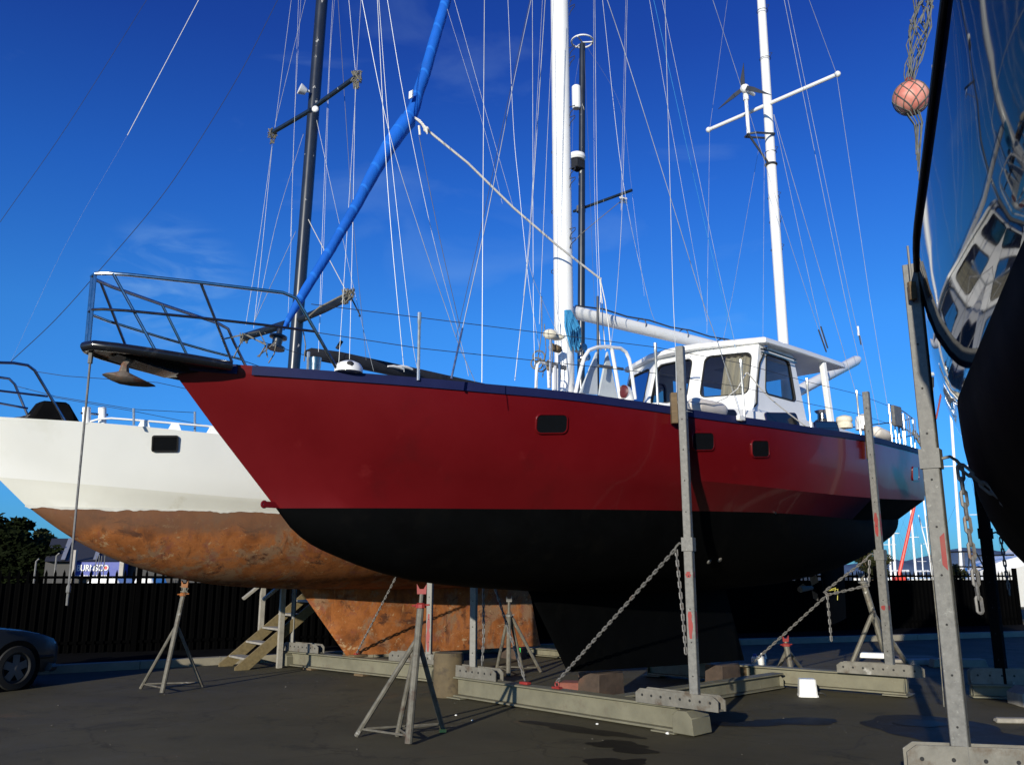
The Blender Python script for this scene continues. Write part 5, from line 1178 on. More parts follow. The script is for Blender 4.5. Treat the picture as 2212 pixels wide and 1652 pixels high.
# ---- car at the left
car = thing('parked_car', 'silver blue saloon car parked in shade at the left edge, front wheel showing', 'car', V((-8.2, 11.9, 0)))
ca_ = math.radians(64); fx = V((math.cos(ca_), math.sin(ca_), 0)); fy = V((-math.sin(ca_), math.cos(ca_), 0)); wc = V((-7.02, 12.80, 0))
def cp(x, y, z): return wc+fx*x+fy*(y+.80)+Z3*z     # x forward from the front axle, y to the left
secs = [(.80, .55, .30, .50, .50), (.77, .68, .22, .60, .61), (.66, .75, .20, .66, .675), (.45, .80, .19, .73, .745), (.1, .83, .19, .80, .82), (-.4, .845, .19, .86, .885), (-.62, .85, .19, .88, .93), (-1.15, .855, .19, .89, 1.28), (-1.45, .855, .19, .89, 1.38), (-2.2, .855, .19, .90, 1.40), (-2.75, .85, .19, .92, 1.30), (-3.2, .84, .19, .94, .99), (-3.55, .80, .21, .90, .93), (-3.68, .72, .28, .84, .85), (-3.7, .60, .36, .70, .71)]
rows = []
for x, hw, zb, zs, zr_ in secs:
    top_w = hw-.06 if zr_-zs < .15 else hw*.70
    half = [(hw*.86, zb), (hw*.985, zb+.10), (hw, (zb+zs)/2), (hw*.985, zs-.08), (hw*.93, zs), (top_w, zr_-.03), (top_w*.86, zr_), (0, zr_+.015)]
    rows.append([cp(x, -a, z) for a, z in half]+[cp(x, a, z) for a, z in half[::-1][1:]])
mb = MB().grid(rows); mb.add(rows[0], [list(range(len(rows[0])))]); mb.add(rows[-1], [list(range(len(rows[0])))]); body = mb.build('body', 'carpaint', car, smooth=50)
for yy, sg in ((-.845, -1), (.845, 1)):
    mb = MB()
    for a, b in (((-.78, .92), (-1.72, .94)), ((-1.78, .94), (-2.72, .96))):
        mb.add([cp(a[0], yy*.985+sg*.004, a[1]), cp(b[0], yy*.985+sg*.004, b[1]), cp(b[0]+(.03 if b[0] < -2 else 0), yy*.76, 1.31 if b[0] < -2.5 else 1.345), cp(a[0]-(.40 if a[0] > -1 else 0), yy*.76, 1.33)], [(0, 1, 2, 3)])
    mb.build('side_window', 'glassdark', car, smooth=0)
for nm, q in (('windscreen', [(-.66, -.70, .93), (-.66, .70, .93), (-1.18, .55, 1.325), (-1.18, -.55, 1.325)]), ('rear_window', [(-3.15, -.66, 1.05), (-3.15, .66, 1.05), (-2.79, .54, 1.325), (-2.79, -.54, 1.325)])):
    MB().add([cp(*p)+Z3*.012+(fx*.012 if nm == 'windscreen' else -fx*.012) for p in q], [(0, 1, 2, 3)]).build(nm, 'glassdark', car, smooth=0)
for x in (0, -2.58):
    for yy, sg in ((-.80, -1), (.80, 1)):
        c = cp(x, yy, .305); ax = (fx, Z3, fy*sg)
        MB().lathe(c+fy*sg*.035, [(.375, -.14), (.375, .012), (.32, .012), (.0, .004)], 32, ax).build('wheel_arch', 'blackmatte', body)
        wh_ = MB().lathe(c+fy*sg*.04, [(.20, -.18), (.29, -.18), (.305, -.15), (.305, .0), (.29, .03), (.21, .035)], 32, ax).build('wheel', 'rubber', car)
        mb = MB(); mb.lathe(c+fy*sg*.04, [(.215, .036), (.205, .03), (.19, .005), (.0, -.01)], 32, ax); rim = mb.build('rim', 'rubber', wh_)
        mb = MB()
        for k in range(5):
            a = 2*math.pi*k/5+.3; e1 = fx*math.cos(a)+Z3*math.sin(a); e2 = fx*-math.sin(a)+Z3*math.cos(a); o = c+fy*sg*.052
            mb.add([o+e1*.03-e2*.05, o+e1*.2-e2*.055-fy*sg*.01, o+e1*.2+e2*.055-fy*sg*.01, o+e1*.03+e2*.05, o+fy*sg*.014], [(0, 1, 4), (1, 2, 4), (2, 3, 4), (3, 0, 4), (0, 3, 2, 1)])
        mb.lathe(c+fy*sg*.045, [(.215, -.01), (.215, .002), (.2, .004)], 32, ax); mb.build('spokes', 'alloy', wh_)
for yy in (-.60, .60):
    MB().sphere(cp(.66, yy, .585), .10, 12, 8, (.75, 1.3, .75), ax=(fx, fy, Z3)).build('headlight', 'lens', car)
for z, nm, m_ in ((.42, 'bumper_strip', 'rubber'),):
    MB().tube([cp(.30, -.826, z), cp(.62, -.775, z), cp(.775, -.62, z), cp(.81, 0, z), cp(.775, .62, z), cp(.62, .775, z)], .022, 6).build(nm, m_, car)
MB().tube([cp(.56, -.775, .27), cp(.70, -.70, .25), cp(.80, -.45, .25), cp(.82, 0, .25), cp(.80, .45, .25), cp(.70, .70, .25)], .06, 8).build('front_bumper', 'carpaint', car)
mb = MB(); mb.box(cp(.80, 0, .55), .02, .7, .10, (fx, fy, Z3)); mb.build('grille', 'rubber', car)
for yy in (-.92, .92): MB().box(cp(-.75, yy, .98), .14, .16, .12, (fx, fy, Z3)).build('door_mirror', 'carpaint', car, bevel=.03)
# ================================================================== SETTING
def struct(name, mb, m, smooth=0, org=(0, 0, 0)):
    return tag(mb.build(name, m, None, smooth=smooth, org=org), kind='structure')
mb = MB(); Q = 4000; xs = [-Q, -300, -60, -20, 20, 60, 300, Q]; ys = [-200, -20, 0, 20, 60, 300, Q]
mb.grid([[V((x, y, 0)) for x in xs] for y in ys]); struct('ground', mb, 'asphalt')
def blob(name, cx, cy, rx, ry, z, m, seed, wob=.3, n=56, ang=0):
    rnd = random.Random(seed); ph = [rnd.uniform(0, 6.3) for _ in range(9)]; vs = [V((cx, cy, z))]
    for k in range(n):
        a = 2*math.pi*k/n; r = 1+wob*sum(math.sin((j+2)*a+ph[j])/(j+1.3) for j in range(9))*.55
        x, y = math.cos(a)*rx*r, math.sin(a)*ry*r; vs.append(V((cx+x*math.cos(ang)-y*math.sin(ang), cy+x*math.sin(ang)+y*math.cos(ang), z)))
    return struct(name, MB().add(vs, [(0, 1+k, 1+(k+1) % n) for k in range(n)]), m, org=(cx, cy, 0))
c = G(1985, 1562, 0); blob('puddle', c.x, c.y, .26, .26, .008, 'puddle', 3, .12)
blob('wet_ground', c.x+.1, c.y-.5, .75, 1.0, .004, 'wet', 5, .35)
c = G(1250, 1575, 0); blob('wet_ground', c.x, c.y, .62, .18, .004, 'wet', 8, .5, ang=-.75)
c = G(1345, 1612, 0); blob('wet_ground', c.x, c.y, .32, .24, .0046, 'wet', 11, .6, ang=-.6)
c = G(1330, 1648, 0); blob('wet_ground', c.x, c.y, .22, .25, .005, 'wet', 21, .5, ang=-.6)
c = G(1680, 1560, 0); blob('wet_ground', c.x, c.y, .7, .25, .0052, 'wet', 14, .5, ang=.1)
# loose grit scattered over the tarmac
rnd = random.Random(12); mb = MB()
for k in range(420):
    x, y = rnd.uniform(-6, 6), 5.2+10*rnd.random()**1.5; s = rnd.uniform(.003, .008)*(1 if rnd.random() < .93 else 1.8)
    a = rnd.uniform(0, 6.3); e = V((math.cos(a), math.sin(a), 0))*s*1.3; f = V((-math.sin(a), math.cos(a), 0))*s; c = V((x, y, .0025))
    mb.add([c-e, c-f, c+e, c+f, c+Z3*s*.9], [(0, 1, 4), (1, 2, 4), (2, 3, 4), (3, 0, 4)])
tag(mb.build('gravel', 'stand', None, smooth=0), 'loose grit and small stones scattered over the tarmac', 'grit', kind='stuff')
# kerb along the bed in front of the fence
K = [V((-14, 10.6, 0)), V((-7.6, 14.95, 0)), V((-5.3, 16.45, 0)), V((-1.5, 18.6, 0)), V((4, 20.4, 0)), V((16, 24.5, 0))]
kb_ = MB()
for i in range(len(K)-1):
    a, b = K[i], K[i+1]; n = max(1, int((b-a).length/1.2)); e = (b-a)/n
    for k in range(n): kb_.bar(a+e*k+e.normalized()*.006+Z3*.065, a+e*(k+1)-e.normalized()*.006+Z3*.065, .22, .13)
struct('kerb', kb_, 'concrete')
mb = MB(); up = []
for p in K: up.append([p+V((-.05, .10, .09)), p+V((-1, 3.2, .12)), p+V((-2, 7, .10))])
mb.grid(up); struct('planting_bed', mb, 'blackmatte')  # bed coloured black, the yachts' shade put into its colour
# palisade fence
FA, FB = V((-15, 14.7, 0)), V((17.5, 27.9, 0)); ef = (FB-FA).normalized(); FL = (FB-FA).length; nf = V((ef.y, -ef.x, 0))
fen = thing('palisade_fence', 'black steel palisade fence with pointed pales and painted shade along the back of the yard', 'fence', (FA+FB)/2)
bay = 2.72; nb = int(FL/bay)
for k in range(nb+1): 
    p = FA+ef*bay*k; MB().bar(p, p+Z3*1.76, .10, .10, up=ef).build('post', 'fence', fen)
for k in range(nb):
    mb = MB(); p0 = FA+ef*bay*k
    for j in range(17):
        p = p0+ef*(.155*(j+1)-.02)+nf*.04; w = .024
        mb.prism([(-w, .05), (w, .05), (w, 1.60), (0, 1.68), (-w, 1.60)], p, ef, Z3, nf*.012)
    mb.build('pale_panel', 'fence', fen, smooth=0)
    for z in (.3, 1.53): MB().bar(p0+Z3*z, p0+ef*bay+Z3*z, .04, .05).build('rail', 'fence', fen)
    MB().add([p0-nf*.03+Z3*.02, p0+ef*bay-nf*.03+Z3*.02, p0+ef*bay-nf*.03+Z3*1.42, p0-nf*.03+Z3*1.42], [(0, 1, 2, 3)]).build('painted_shade', 'shade', fen, smooth=0)  # added black sheet behind the pales, painted in place of boat shadow
# ---- trees
def tree(name, label, base, h, cr, seed, leaves=3800, m='leaf', size=.26, group='trees behind the fence', trunk=.35, dense=.62, flat=1.):
    rnd = random.Random(seed); t = thing(name, label, 'tree', base, group)
    mb = MB(); top = base+Z3*h*.7; mb.tube([base, base+Z3*h*.3+V((rnd.uniform(-.3, .3), 0, 0)), top], [trunk, trunk*.75, trunk*.3], 9)
    cl = []
    nl = 16
    for k in range(nl):
        a = rnd.uniform(0, 6.3); zz = h*rnd.uniform(.38, .93); q = (zz/h-.38)/.6; rr_ = cr*math.sin(math.pi*min(.97, .18+.78*q))**.7*rnd.uniform(.35, .95)
        p = base+V((math.cos(a)*rr_, math.sin(a)*rr_, zz)); s = base+Z3*h*rnd.uniform(.25, .55)
        mb.tube([s, s*.5+p*.5+Z3*.2, p], [trunk*.3, trunk*.2, trunk*.08], 5); cl.append((p, cr*rnd.uniform(.24, .44)))
    cl.append((base+Z3*h*.92, cr*.3))
    mb.build('trunk', 'bark', t)
    lf = MB()
    for k in range(leaves):
        c, r = cl[rnd.randrange(len(cl))]
        v = V((rnd.gauss(0, 1), rnd.gauss(0, 1), rnd.gauss(0, .75))); v = v.normalized()*r*rnd.uniform(.25, 1.08)**dense; v.z *= flat
        p = c+v; u = V((rnd.gauss(0, 1), rnd.gauss(0, 1), rnd.gauss(0, .6))).normalized(); w = u.orthogonal().normalized(); s = size*rnd.uniform(.5, 1.2)
        lf.add([p-u*s, p+w*s*.45, p+u*s, p-w*s*.45], [(0, 1, 2, 3)])
    lf.build('crown', m, t, smooth=0); return t
def tb(x, Y): p = D(x, 1240, Y); return V((p.x, p.y, 0))
tree('pine_tree', 'tall open topped tree rising highest beyond the fence at the left', tb(34, 52), 4.9, 1.2, 1, 1500, size=.22, dense=.9)
tree('pine_tree', 'round olive green tree between the tall tree and the grey shed', tb(80, 50), 4.05, 1.25, 2, 4200, m='leaf2', size=.2)
tree('pine_tree', 'broad dark tree at the far left edge of the photo beyond the fence', tb(-6, 46), 3.5, 1.8, 3, 4800, size=.22)
tree('pine_tree', 'low dark tree spreading in front of the grey shed wall', tb(66, 44), 2.75, 1.8, 4, 5000, size=.2)
tree('pine_tree', 'dark tree left of the photo edge beyond the car', tb(-70, 46), 4.2, 2.4, 5, 4000, size=.24)
tree('pine_tree', 'small thin tree behind the grey shed roof under the white bow', tb(125, 58), 3.75, 1.1, 6, 1500, size=.2)
tree('shrub', 'bushy green shrub beyond the fence next to the aft cradle post', D(1884, 1240, 27)-Z3*1.62, 2.75, .62, 7, 3200, m='leaf2', size=.075, trunk=.05, group='shrubs beyond the fence')
tree('shrub', 'low green shrub beyond the fence right of the tall grey post', D(2062, 1240, 27)-Z3*1.62, 1.95, .5, 8, 1800, m='leaf2', size=.07, trunk=.05, group='shrubs beyond the fence')
# ---- grey shed with the blue shop sign
Yb = 42.
def bp(x, z, y=0): q = D(x, 1240, Yb+y); return V((q.x, q.y, z))
def zy(y, dy=0): return D(200, y, Yb+dy).z
sh_ = thing('shop_building', 'grey clad shed with blue shop sign seen under the white ketch bow', 'building', bp(210, 0))
mb = MB(); mb.hexa([bp(95, 0, .3), bp(470, 0, .3), bp(470, 0, 12), bp(95, 0, 12), bp(95, zy(1213), .3), bp(470, zy(1213), .3), bp(470, zy(1213), 12), bp(95, zy(1213), 12)]); mb.build('wall', 'cladding', sh_, smooth=0)
a, b = zy(1212), zy(1177)
mb = MB(); mb.hexa([bp(93, a, -.2), bp(475, a, -.2), bp(475, a, 13), bp(93, a, 13), bp(93+10, b+.55, 6), bp(475, b+.55, 6), bp(475, b+.56, 6.4), bp(93+10, b+.56, 6.4)]); mb.build('roof', 'cladding', sh_, smooth=0)
for x in (128, 198, 268):
    mb = MB(); p = [bp(x, a+.03, -.23), bp(x+9, a+.03, -.23), bp(x+22, b+.5, 5.6), bp(x+12, b+.5, 5.6)]; mb.add([q+V((0, -.02, .05)) for q in p], [(0, 1, 2, 3)]); mb.build('roof_light', 'roofpanel', sh_, smooth=0)
for x in (156, 262):
    MB().bar(bp(x, 0, -.35), bp(x, zy(1188 if x < 200 else 1211), -.35), .16, .2, up=V((1, 0, 0))).build('pillar', 'pillar', sh_)
s0, s1 = zy(1247), zy(1212.5)
sg = MB().hexa([bp(157, s0, -.06), bp(275, s0, -.06), bp(275, s0, .28), bp(157, s0, .28), bp(157, s1, -.06), bp(275, s1, -.06), bp(275, s1, .28), bp(157, s1, .28)]).build('sign', 'signblue', sh_, smooth=0)
def text(body, x0, x1, y0, y1, m, par, ext=.012, bold=.0):
    cu = bpy.data.curves.new('letters', 'FONT'); cu.body = body; cu.size = 1; cu.extrude = ext; cu.offset = bold
    ob = bpy.data.objects.new('letters', cu); C.objects.link(ob); bpy.context.view_layer.update()
    me = bpy.data.meshes.new_from_object(ob.evaluated_get(bpy.context.evaluated_depsgraph_get())); C.objects.unlink(ob); bpy.data.objects.remove(ob)
    xs = [v.co.x for v in me.vertices]; ys = [v.co.y for v in me.vertices]; xa, xb, ya, yb = min(xs), max(xs), min(ys), max(ys)
    P0, P1 = bp(x0, zy(y1), -.10), bp(x1, zy(y1), -.10); zt_ = zy(y0)-zy(y1); O_ = ORG[par]
    for v in me.vertices:
        u, w = (v.co.x-xa)/(xb-xa), (v.co.y-ya)/(yb-ya); q = P0+(P1-P0)*u+Z3*zt_*w+V((0, v.co.z*-1., 0)); v.co = q-O_
    me.materials.clear(); me.materials.append(M[m]); o = bpy.data.objects.new('lettering', me); C.objects.link(o); o.parent = par; ORG[o] = O_; return o
text('BURNSC', 165, 220.5, 1219, 1233, 'signwhite', sg, bold=.014)
c = (bp(227.5, zy(1226), -.08)); R0 = (zy(1219.5)-zy(1232.5))/2
mb = MB(); mb.ring(c, R0*.78, R0*.24, (V((1, 0, 0)), Z3), 24, 6); mb.build('logo_ring', 'signwhite', sg)
mb = MB(); mb.prism([(-.62, 0), (0, -.62), (.62, 0), (0, .62)], c-V((0, .01, 0)), V((R0, 0, 0)), V((0, 0, R0)), V((0, .04, 0))); mb.build('logo_diamond', 'signred', sg, smooth=0)
# (small second line of the sign: only a broken row of white marks can be made out)
mb = MB(); rnd = random.Random(4); x = 160.
while x < 232:
    w = rnd.uniform(1.2, 4.2); mb.prism([(0, 0), (1, 0), (1, 1), (0, 1)], bp(x, zy(1244.5), -.09), bp(x+w, zy(1244.5), -.09)-bp(x, zy(1244.5), -.09), Z3*(zy(1241.8)-zy(1244.5)), V((0, .02, 0))); x += w+rnd.uniform(.8, 3)
mb.build('small_print', 'signwhite', sg, smooth=0)
for x, y0 in ((75, 1212), (118, 1200)):
    p = tb(x, 40); o = MB().tube([p, V((p.x, p.y, D(x, y0, 40).z)), V((p.x+.12, p.y, D(x, y0, 40).z+.12))], .04, 6); solid('light_pole', 'thin grey pole in front of the dark trees' if x < 100 else 'thin grey pole close to the shed left of its sign', 'pole', o, 'galv', p)
for i, x in enumerate((205, 211, 216, 223)):
    p = tb(x, 38); solid('flag_pole', 'thin white pole in front of the blue sign, number %s from the left' % ['one', 'two', 'three', 'four'][i], 'pole', MB().tube([p, V((p.x, p.y, D(x, 1199-(1 if i % 2 else -1), 38).z))], .018, 6), 'galv', p, group='thin poles before the sign')
for lab, x0, x1 in (('white car roof showing through the fence below the blue sign', 214, 272), ('white car roof showing through the fence right of the pillar', 310, 345)):
    p = tb((x0+x1)/2, 33); L = D(x1, 1240, 33).x-D(x0, 1240, 33).x; cc_ = thing('parked_car', lab, 'car', p, 'white cars beyond the fence')
    mb = MB(); zt2 = D(240, 1246, 33).z
    mb.hexa([p+V((a*L*.95, b*.8, z)) for a, b, z in ((-1, -1, .75), (1, -1, .75), (1, 1, .75), (-1, 1, .75), (-.5, -.8, zt2), (.45, -.8, zt2), (.45, .8, zt2), (-.5, .8, zt2))]); mb.hexa([p+V((a*L*1.4, b*.85, z)) for a, b, z in ((-1, -1, .25), (1, -1, .25), (1, 1, .25), (-1, 1, .25), (-.98, -1, .76), (.98, -1, .74), (.98, 1, .74), (-.98, 1, .76))]); mb.build('body', 'white', cc_, bevel=.05)
    for a in (-.85, .85):
        for b in (-.8, .8): MB().lathe(p+V((a*L, b, .31)), [(0, -.1), (.31, -.1), (.31, .1), (0, .1)], 16, (V((1, 0, 0)), Z3, V((0, 1, 0)))).build('wheel', 'rubber', cc_)
# ---- marina beyond the fence on the right
def far_yacht(label, xt, yt, xb, Y, r, extra=None, m='white'):
    b = tb(xb, Y); t_ = D(xt, yt, Y); tr_ = thing('distant_yacht', label, 'yacht', b, 'yachts berthed beyond the fence')
    mb = MB(); L = 9.; rows = []
    for k in range(13):
        u = k/12; w = 1.5*math.sin(math.pi*(.06+.80*u))**.7 if k else .05; x = -L/2+L*u
        rows.append([b+V((x, w, 1.0+.3*(u-.5)**2)), b+V((x*.97, w*.8, .3)), b+V((x*.95, 0, -.1)), b+V((x*.97, -w*.8, .3)), b+V((x, -w, 1.0+.3*(u-.5)**2))])
    mb.grid(rows); mb.add([q for r_ in rows for q in (r_[0],)]+[q for r_ in rows[::-1] for q in (r_[4],)], [list(range(26))]); mb.build('hull', 'white', tr_, smooth=40)
    ms_ = MB().tube([V((b.x, b.y, .9)), t_], [r, r*.8], 8).build('mast', m, tr_)
    h = t_.z
    sp_ = MB(); q = V((b.x, b.y, 0))*(.42)+V((t_.x, t_.y, 0))*.58+Z3*h*.58; sp_.tube([q+V((-.7, .2, 0)), q+V((.7, -.2, 0))], r*.3, 6); sp_.build('spreader', m, ms_)
    MB().tube([b+Z3*1.9, b+V((2.2, 1.0, 1.95))], r*.8, 8).build('boom', m, tr_)
    for e in (V((-4.3, 0, 1.0)), V((4.3, .3, 1.0)), V((.9, -1.3, 1.0))): wire('stay', tr_, [t_, b+e], .006, 'wiredark', 4)
    return tr_
far_yacht('distant yacht with the thickest white mast, right of the tall grey post', 2048, 800, 2076, 45, .085)
far_yacht('distant yacht with the thin white mast midway between the tall post and the dark post', 2112, 985, 2125, 60, .09)
for i, (xt, yt, xb, r) in enumerate(((1917, 1110, 1924, .13), (1925, 1070, 1933, .19), (1966, 1085, 1978, .16), (1992, 1050, 2013, .15), (1990, 1176, 1994, .10), (1984, 1112, 2019, .12))):
    far_yacht(['distant yacht whose mast is leftmost beside the aft cradle post', 'distant yacht with a stout white mast, second from the aft cradle post', 'distant yacht with white mast just right of the red crane arm', 'distant yacht with white mast against the tall grey post', 'distant yacht with a short mast and masthead aerials', 'distant yacht with a slanting white spar crossing behind the tall post'][i], xt, yt, xb, 105+7*i, r)
p = tb(1941, 80); rc = thing('crane', 'slim red crane arm slanting up among the distant masts', 'crane', p)
MB().tube([D(1941, 1246, 80), D(1969, 1120, 80), D(1982, 1062, 80)], [.16, .15, .13], 8).build('jib', 'silverred', rc); MB().bar(p, V((p.x, p.y, D(1941, 1246, 80).z)), .9, .9, up=V((1, 0, 0))).build('base', 'silverred', rc)
p = tb(2020, 34); wvp = thing('wind_vane_pole', 'thin pole with a small vane and pink streamer beyond the stern rail', 'pole', p)
MB().tube([V((p.x, p.y, 0)), D(2015, 835, 34)], .022, 6).build('pole', 'ropeold', wvp); MB().sphere(D(2014, 808, 34), .14, 10, 6, (1, .5, .6)).build('vane', 'grey', wvp); MB().cyl(D(2015, 836, 34), D(2015, 814, 34), .05, seg=8).build('socket', 'rubber', wvp); MB().tube([D(2022, 905, 34), D(2037, 832, 34)], .035, 6).build('streamer', 'redpaint', wvp)
# boat ashore past the fence
p = tb(2190, 31); mbt = thing('motor_boat', 'white boat ashore past the fence with black bow rails, at the right edge', 'boat', p)
prf = [(2117, 1250), (2120, 1233), (2130, 1222), (2150, 1213), (2185, 1203), (2240, 1190), (2330, 1180)]
rows = []
for i, (x, y) in enumerate(prf):
    a = D(x, y, 30.2); w = 1.3*min(1, (i/4)**.7); rows.append([V((a.x, 30.2+.0-w*.25, a.z)), V((a.x, 30.0-w*.3, a.z-.3)), V((a.x+.1, 30.4, .5)), V((a.x+.1, 31.6, .5)), V((a.x, 31.6+w*.3, a.z-.3)), V((a.x, 31.4+w*.25, a.z))])
mb = MB().grid(rows, True); mb.add(rows[-1], [list(range(6))]); mb.add(rows[0], [list(range(6))]); mb.build('hull', 'white', mbt, smooth=40)
for pts in (((2048, 1192), (2080, 1191), (2108, 1192), (2112, 1198), (2142, 1256)), ((2092, 1230), (2094, 1204), (2100, 1200), (2150, 1199), (2190, 1198)), ((2060, 1223), (2130, 1225))):
    MB().tube([D(x, y, 30) for x, y in pts], .03, 6).build('bow_rail', 'blackpaint', mbt)
for x in (2072, 2083): MB().tube([D(x, 1256, 30), D(x-1, 1192, 30)], .015, 5).build('rail_post', 'galv', mbt)
q = [D(2188, 1192, 32), D(2225, 1150, 32), D(2225, 1162, 32), D(2192, 1202, 32)]; MB().add(q+[v+V((0, .5, 0)) for v in q], [(0, 1, 2, 3), (7, 6, 5, 4), (0, 1, 5, 4), (1, 2, 6, 5), (2, 3, 7, 6), (3, 0, 4, 7)]).build('awning', 'white', mbt, smooth=0)
q = [D(2192, 1203, 32.1), D(2260, 1160, 32.1), D(2260, 1200, 32.1)]; MB().add(q+[v+V((0, .5, 0)) for v in q], [(0, 1, 2), (5, 4, 3), (0, 1, 4, 3), (1, 2, 5, 4), (2, 0, 3, 5)]).build('canopy', 'navystripe', mbt, smooth=0)
# hills across the harbour
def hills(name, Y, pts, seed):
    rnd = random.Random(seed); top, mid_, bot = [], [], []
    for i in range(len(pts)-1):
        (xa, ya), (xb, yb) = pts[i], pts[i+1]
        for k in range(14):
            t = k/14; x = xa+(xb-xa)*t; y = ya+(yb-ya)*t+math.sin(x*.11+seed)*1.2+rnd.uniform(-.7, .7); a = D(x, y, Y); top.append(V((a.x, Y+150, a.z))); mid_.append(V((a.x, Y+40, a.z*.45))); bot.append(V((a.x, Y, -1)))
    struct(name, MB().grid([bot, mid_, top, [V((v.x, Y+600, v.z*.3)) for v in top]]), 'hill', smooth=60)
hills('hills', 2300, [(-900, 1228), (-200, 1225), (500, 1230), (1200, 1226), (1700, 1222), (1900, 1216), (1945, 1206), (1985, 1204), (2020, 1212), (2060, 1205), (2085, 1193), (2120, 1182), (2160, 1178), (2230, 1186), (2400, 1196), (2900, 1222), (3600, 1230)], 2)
# ================================================================== LIGHT, SKY, CAMERA
AZ = math.atan2(-.375, -.927); EL = math.radians(13.)
sd = V((math.sin(AZ)*math.cos(EL), math.cos(AZ)*math.cos(EL), math.sin(EL)))
sun = bpy.data.lights.new('sun', 'SUN'); sun.energy = 5.0; sun.angle = math.radians(.5); sun.color = (1., .93, .78)
so = bpy.data.objects.new('sun', sun); C.objects.link(so); so.rotation_euler = (-sd).to_track_quat('-Z', 'Y').to_euler(); so.location = sd*50
w = bpy.data.worlds.new('World'); SC.world = w; w.use_nodes = True; nt = w.node_tree; bg = nt.nodes['Background']
sk = nt.nodes.new('ShaderNodeTexSky'); sk.sky_type = 'NISHITA'; sk.sun_disc = False; sk.sun_elevation = EL; sk.sun_rotation = AZ % (2*math.pi)
sk.air_density = 1.0; sk.dust_density = .3; sk.ozone_density = 2.5; sk.altitude = 0
hs = nt.nodes.new('ShaderNodeHueSaturation'); hs.inputs['Saturation'].default_value = 1.0; hs.inputs['Value'].default_value = 1.0
nt.links.new(sk.outputs[0], hs.inputs['Color'])
# deepen the blue towards the zenith
ge = nt.nodes.new('ShaderNodeTexCoord'); se = nt.nodes.new('ShaderNodeSeparateXYZ'); nt.links.new(ge.outputs['Generated'], se.inputs[0])
cr = nt.nodes.new('ShaderNodeValToRGB'); nt.links.new(se.outputs[2], cr.inputs[0]); E_ = cr.color_ramp.elements
E_[0].position = 0.; E_[0].color = (.09, .30, .68, 1); E_[1].position = .27; E_[1].color = (.12, .41, .82, 1)
for p_, c_ in ((.10, (.11, .37, .78, 1)), (.41, (.085, .305, .78, 1)), (.55, (.068, .19, .63, 1)), (.8, (.04, .13, .5, 1))): x_ = E_.new(p_); x_.color = c_
vm = nt.nodes.new('ShaderNodeVectorMath'); vm.operation = 'MULTIPLY'; nt.links.new(hs.outputs[0], vm.inputs[0]); nt.links.new(cr.outputs[0], vm.inputs[1])
v2 = nt.nodes.new('ShaderNodeVectorMath'); v2.operation = 'SCALE'; v2.inputs['Scale'].default_value = 2.; nt.links.new(vm.outputs[0], v2.inputs[0])
# a few thin wisps of cirrus, fixed in the sky
tc = nt.nodes.new('ShaderNodeTexCoord'); mp = nt.nodes.new('ShaderNodeMapping'); mp.inputs['Scale'].default_value = (3, 3, 9); mp.inputs['Rotation'].default_value = (.5, .35, .2); nt.links.new(tc.outputs['Generated'], mp.inputs[0])
cn_ = nt.nodes.new('ShaderNodeTexNoise'); cn_.inputs['Scale'].default_value = 1.6; cn_.inputs['Detail'].default_value = 8; cn_.inputs['Distortion'].default_value = .6; nt.links.new(mp.outputs[0], cn_.inputs[0])
mr = nt.nodes.new('ShaderNodeMapRange'); mr.inputs[1].default_value = .60; mr.inputs[2].default_value = .85; mr.inputs[4].default_value = .14; nt.links.new(cn_.outputs[0], mr.inputs[0])
mx = nt.nodes.new('ShaderNodeMix'); mx.data_type = 'RGBA'; nt.links.new(mr.outputs[0], mx.inputs[0]); nt.links.new(v2.outputs[0], mx.inputs[6]); mx.inputs[7].default_value = (3.6, 5.6, 8.0, 1)
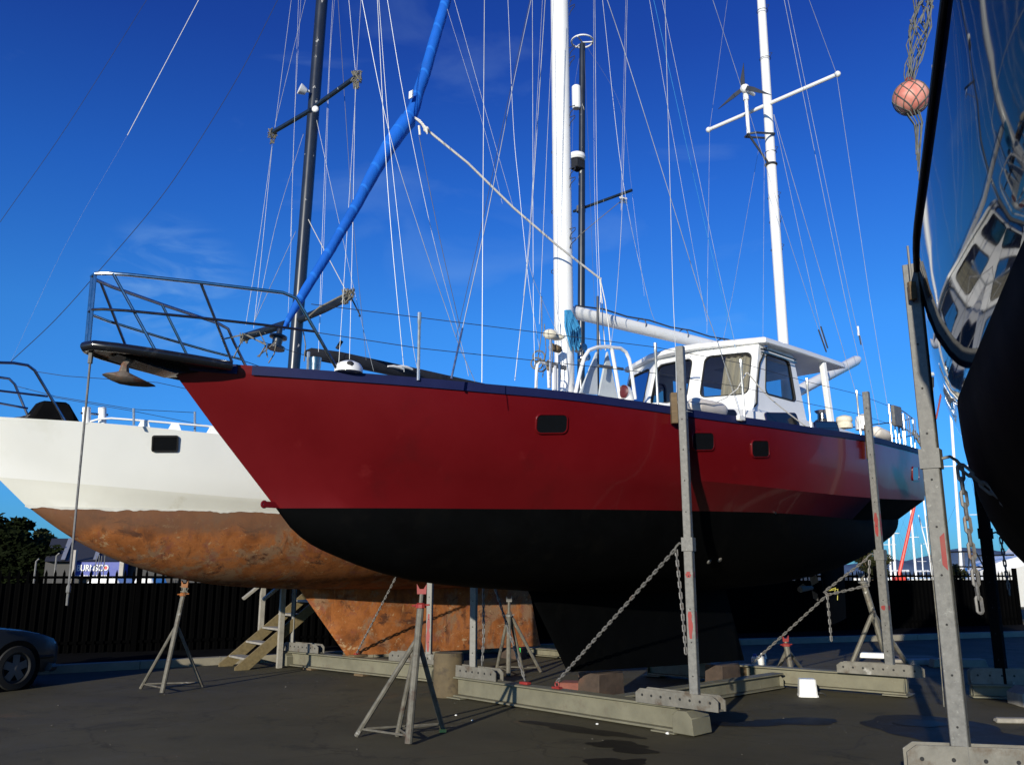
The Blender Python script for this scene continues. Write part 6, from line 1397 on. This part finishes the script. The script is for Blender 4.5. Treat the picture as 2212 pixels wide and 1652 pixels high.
# one wisp low in the sky behind the bow of the red yacht
dv = V(ray(372, 640)).normalized(); dp = nt.nodes.new('ShaderNodeVectorMath'); dp.operation = 'DOT_PRODUCT'; dp.inputs[1].default_value = dv
nt.links.new(tc.outputs['Generated'], dp.inputs[0]); m1 = nt.nodes.new('ShaderNodeMapRange'); m1.interpolation_type = 'SMOOTHSTEP'; m1.inputs[1].default_value = .9955; m1.inputs[2].default_value = .9998; nt.links.new(dp.outputs['Value'], m1.inputs[0])
mq = nt.nodes.new('ShaderNodeMapping'); mq.inputs['Scale'].default_value = (9, 9, 26); mq.inputs['Rotation'].default_value = (.2, .7, .3); nt.links.new(tc.outputs['Generated'], mq.inputs[0])
c2_ = nt.nodes.new('ShaderNodeTexNoise'); c2_.inputs['Scale'].default_value = 1.3; c2_.inputs['Detail'].default_value = 9; c2_.inputs['Distortion'].default_value = 1.2; nt.links.new(mq.outputs[0], c2_.inputs[0])
m2_ = nt.nodes.new('ShaderNodeMapRange'); m2_.inputs[1].default_value = .42; m2_.inputs[2].default_value = .75; m2_.inputs[4].default_value = .36; nt.links.new(c2_.outputs[0], m2_.inputs[0])
mu = nt.nodes.new('ShaderNodeMath'); mu.operation = 'MULTIPLY'; nt.links.new(m1.outputs[0], mu.inputs[0]); nt.links.new(m2_.outputs[0], mu.inputs[1])
mw = nt.nodes.new('ShaderNodeMix'); mw.data_type = 'RGBA'; nt.links.new(mu.outputs[0], mw.inputs[0]); nt.links.new(mx.outputs[2], mw.inputs[6]); mw.inputs[7].default_value = (3.0, 5.2, 8.2, 1)
nt.links.new(mw.outputs[2], bg.inputs[0]); bg.inputs[1].default_value = .105
cam = bpy.data.cameras.new('camera'); co = bpy.data.objects.new('camera', cam); C.objects.link(co)
co.location = (0, 0, EYE); co.rotation_euler = (math.radians(90)+PITCH, 0, 0); cam.sensor_width = 36; cam.lens = 36*F/2212; cam.clip_end = 12000; cam.clip_start = .05
SC.camera = co
SC.view_settings.view_transform = 'Standard'; SC.view_settings.look = 'None'; SC.view_settings.exposure = 0; SC.view_settings.gamma = 1
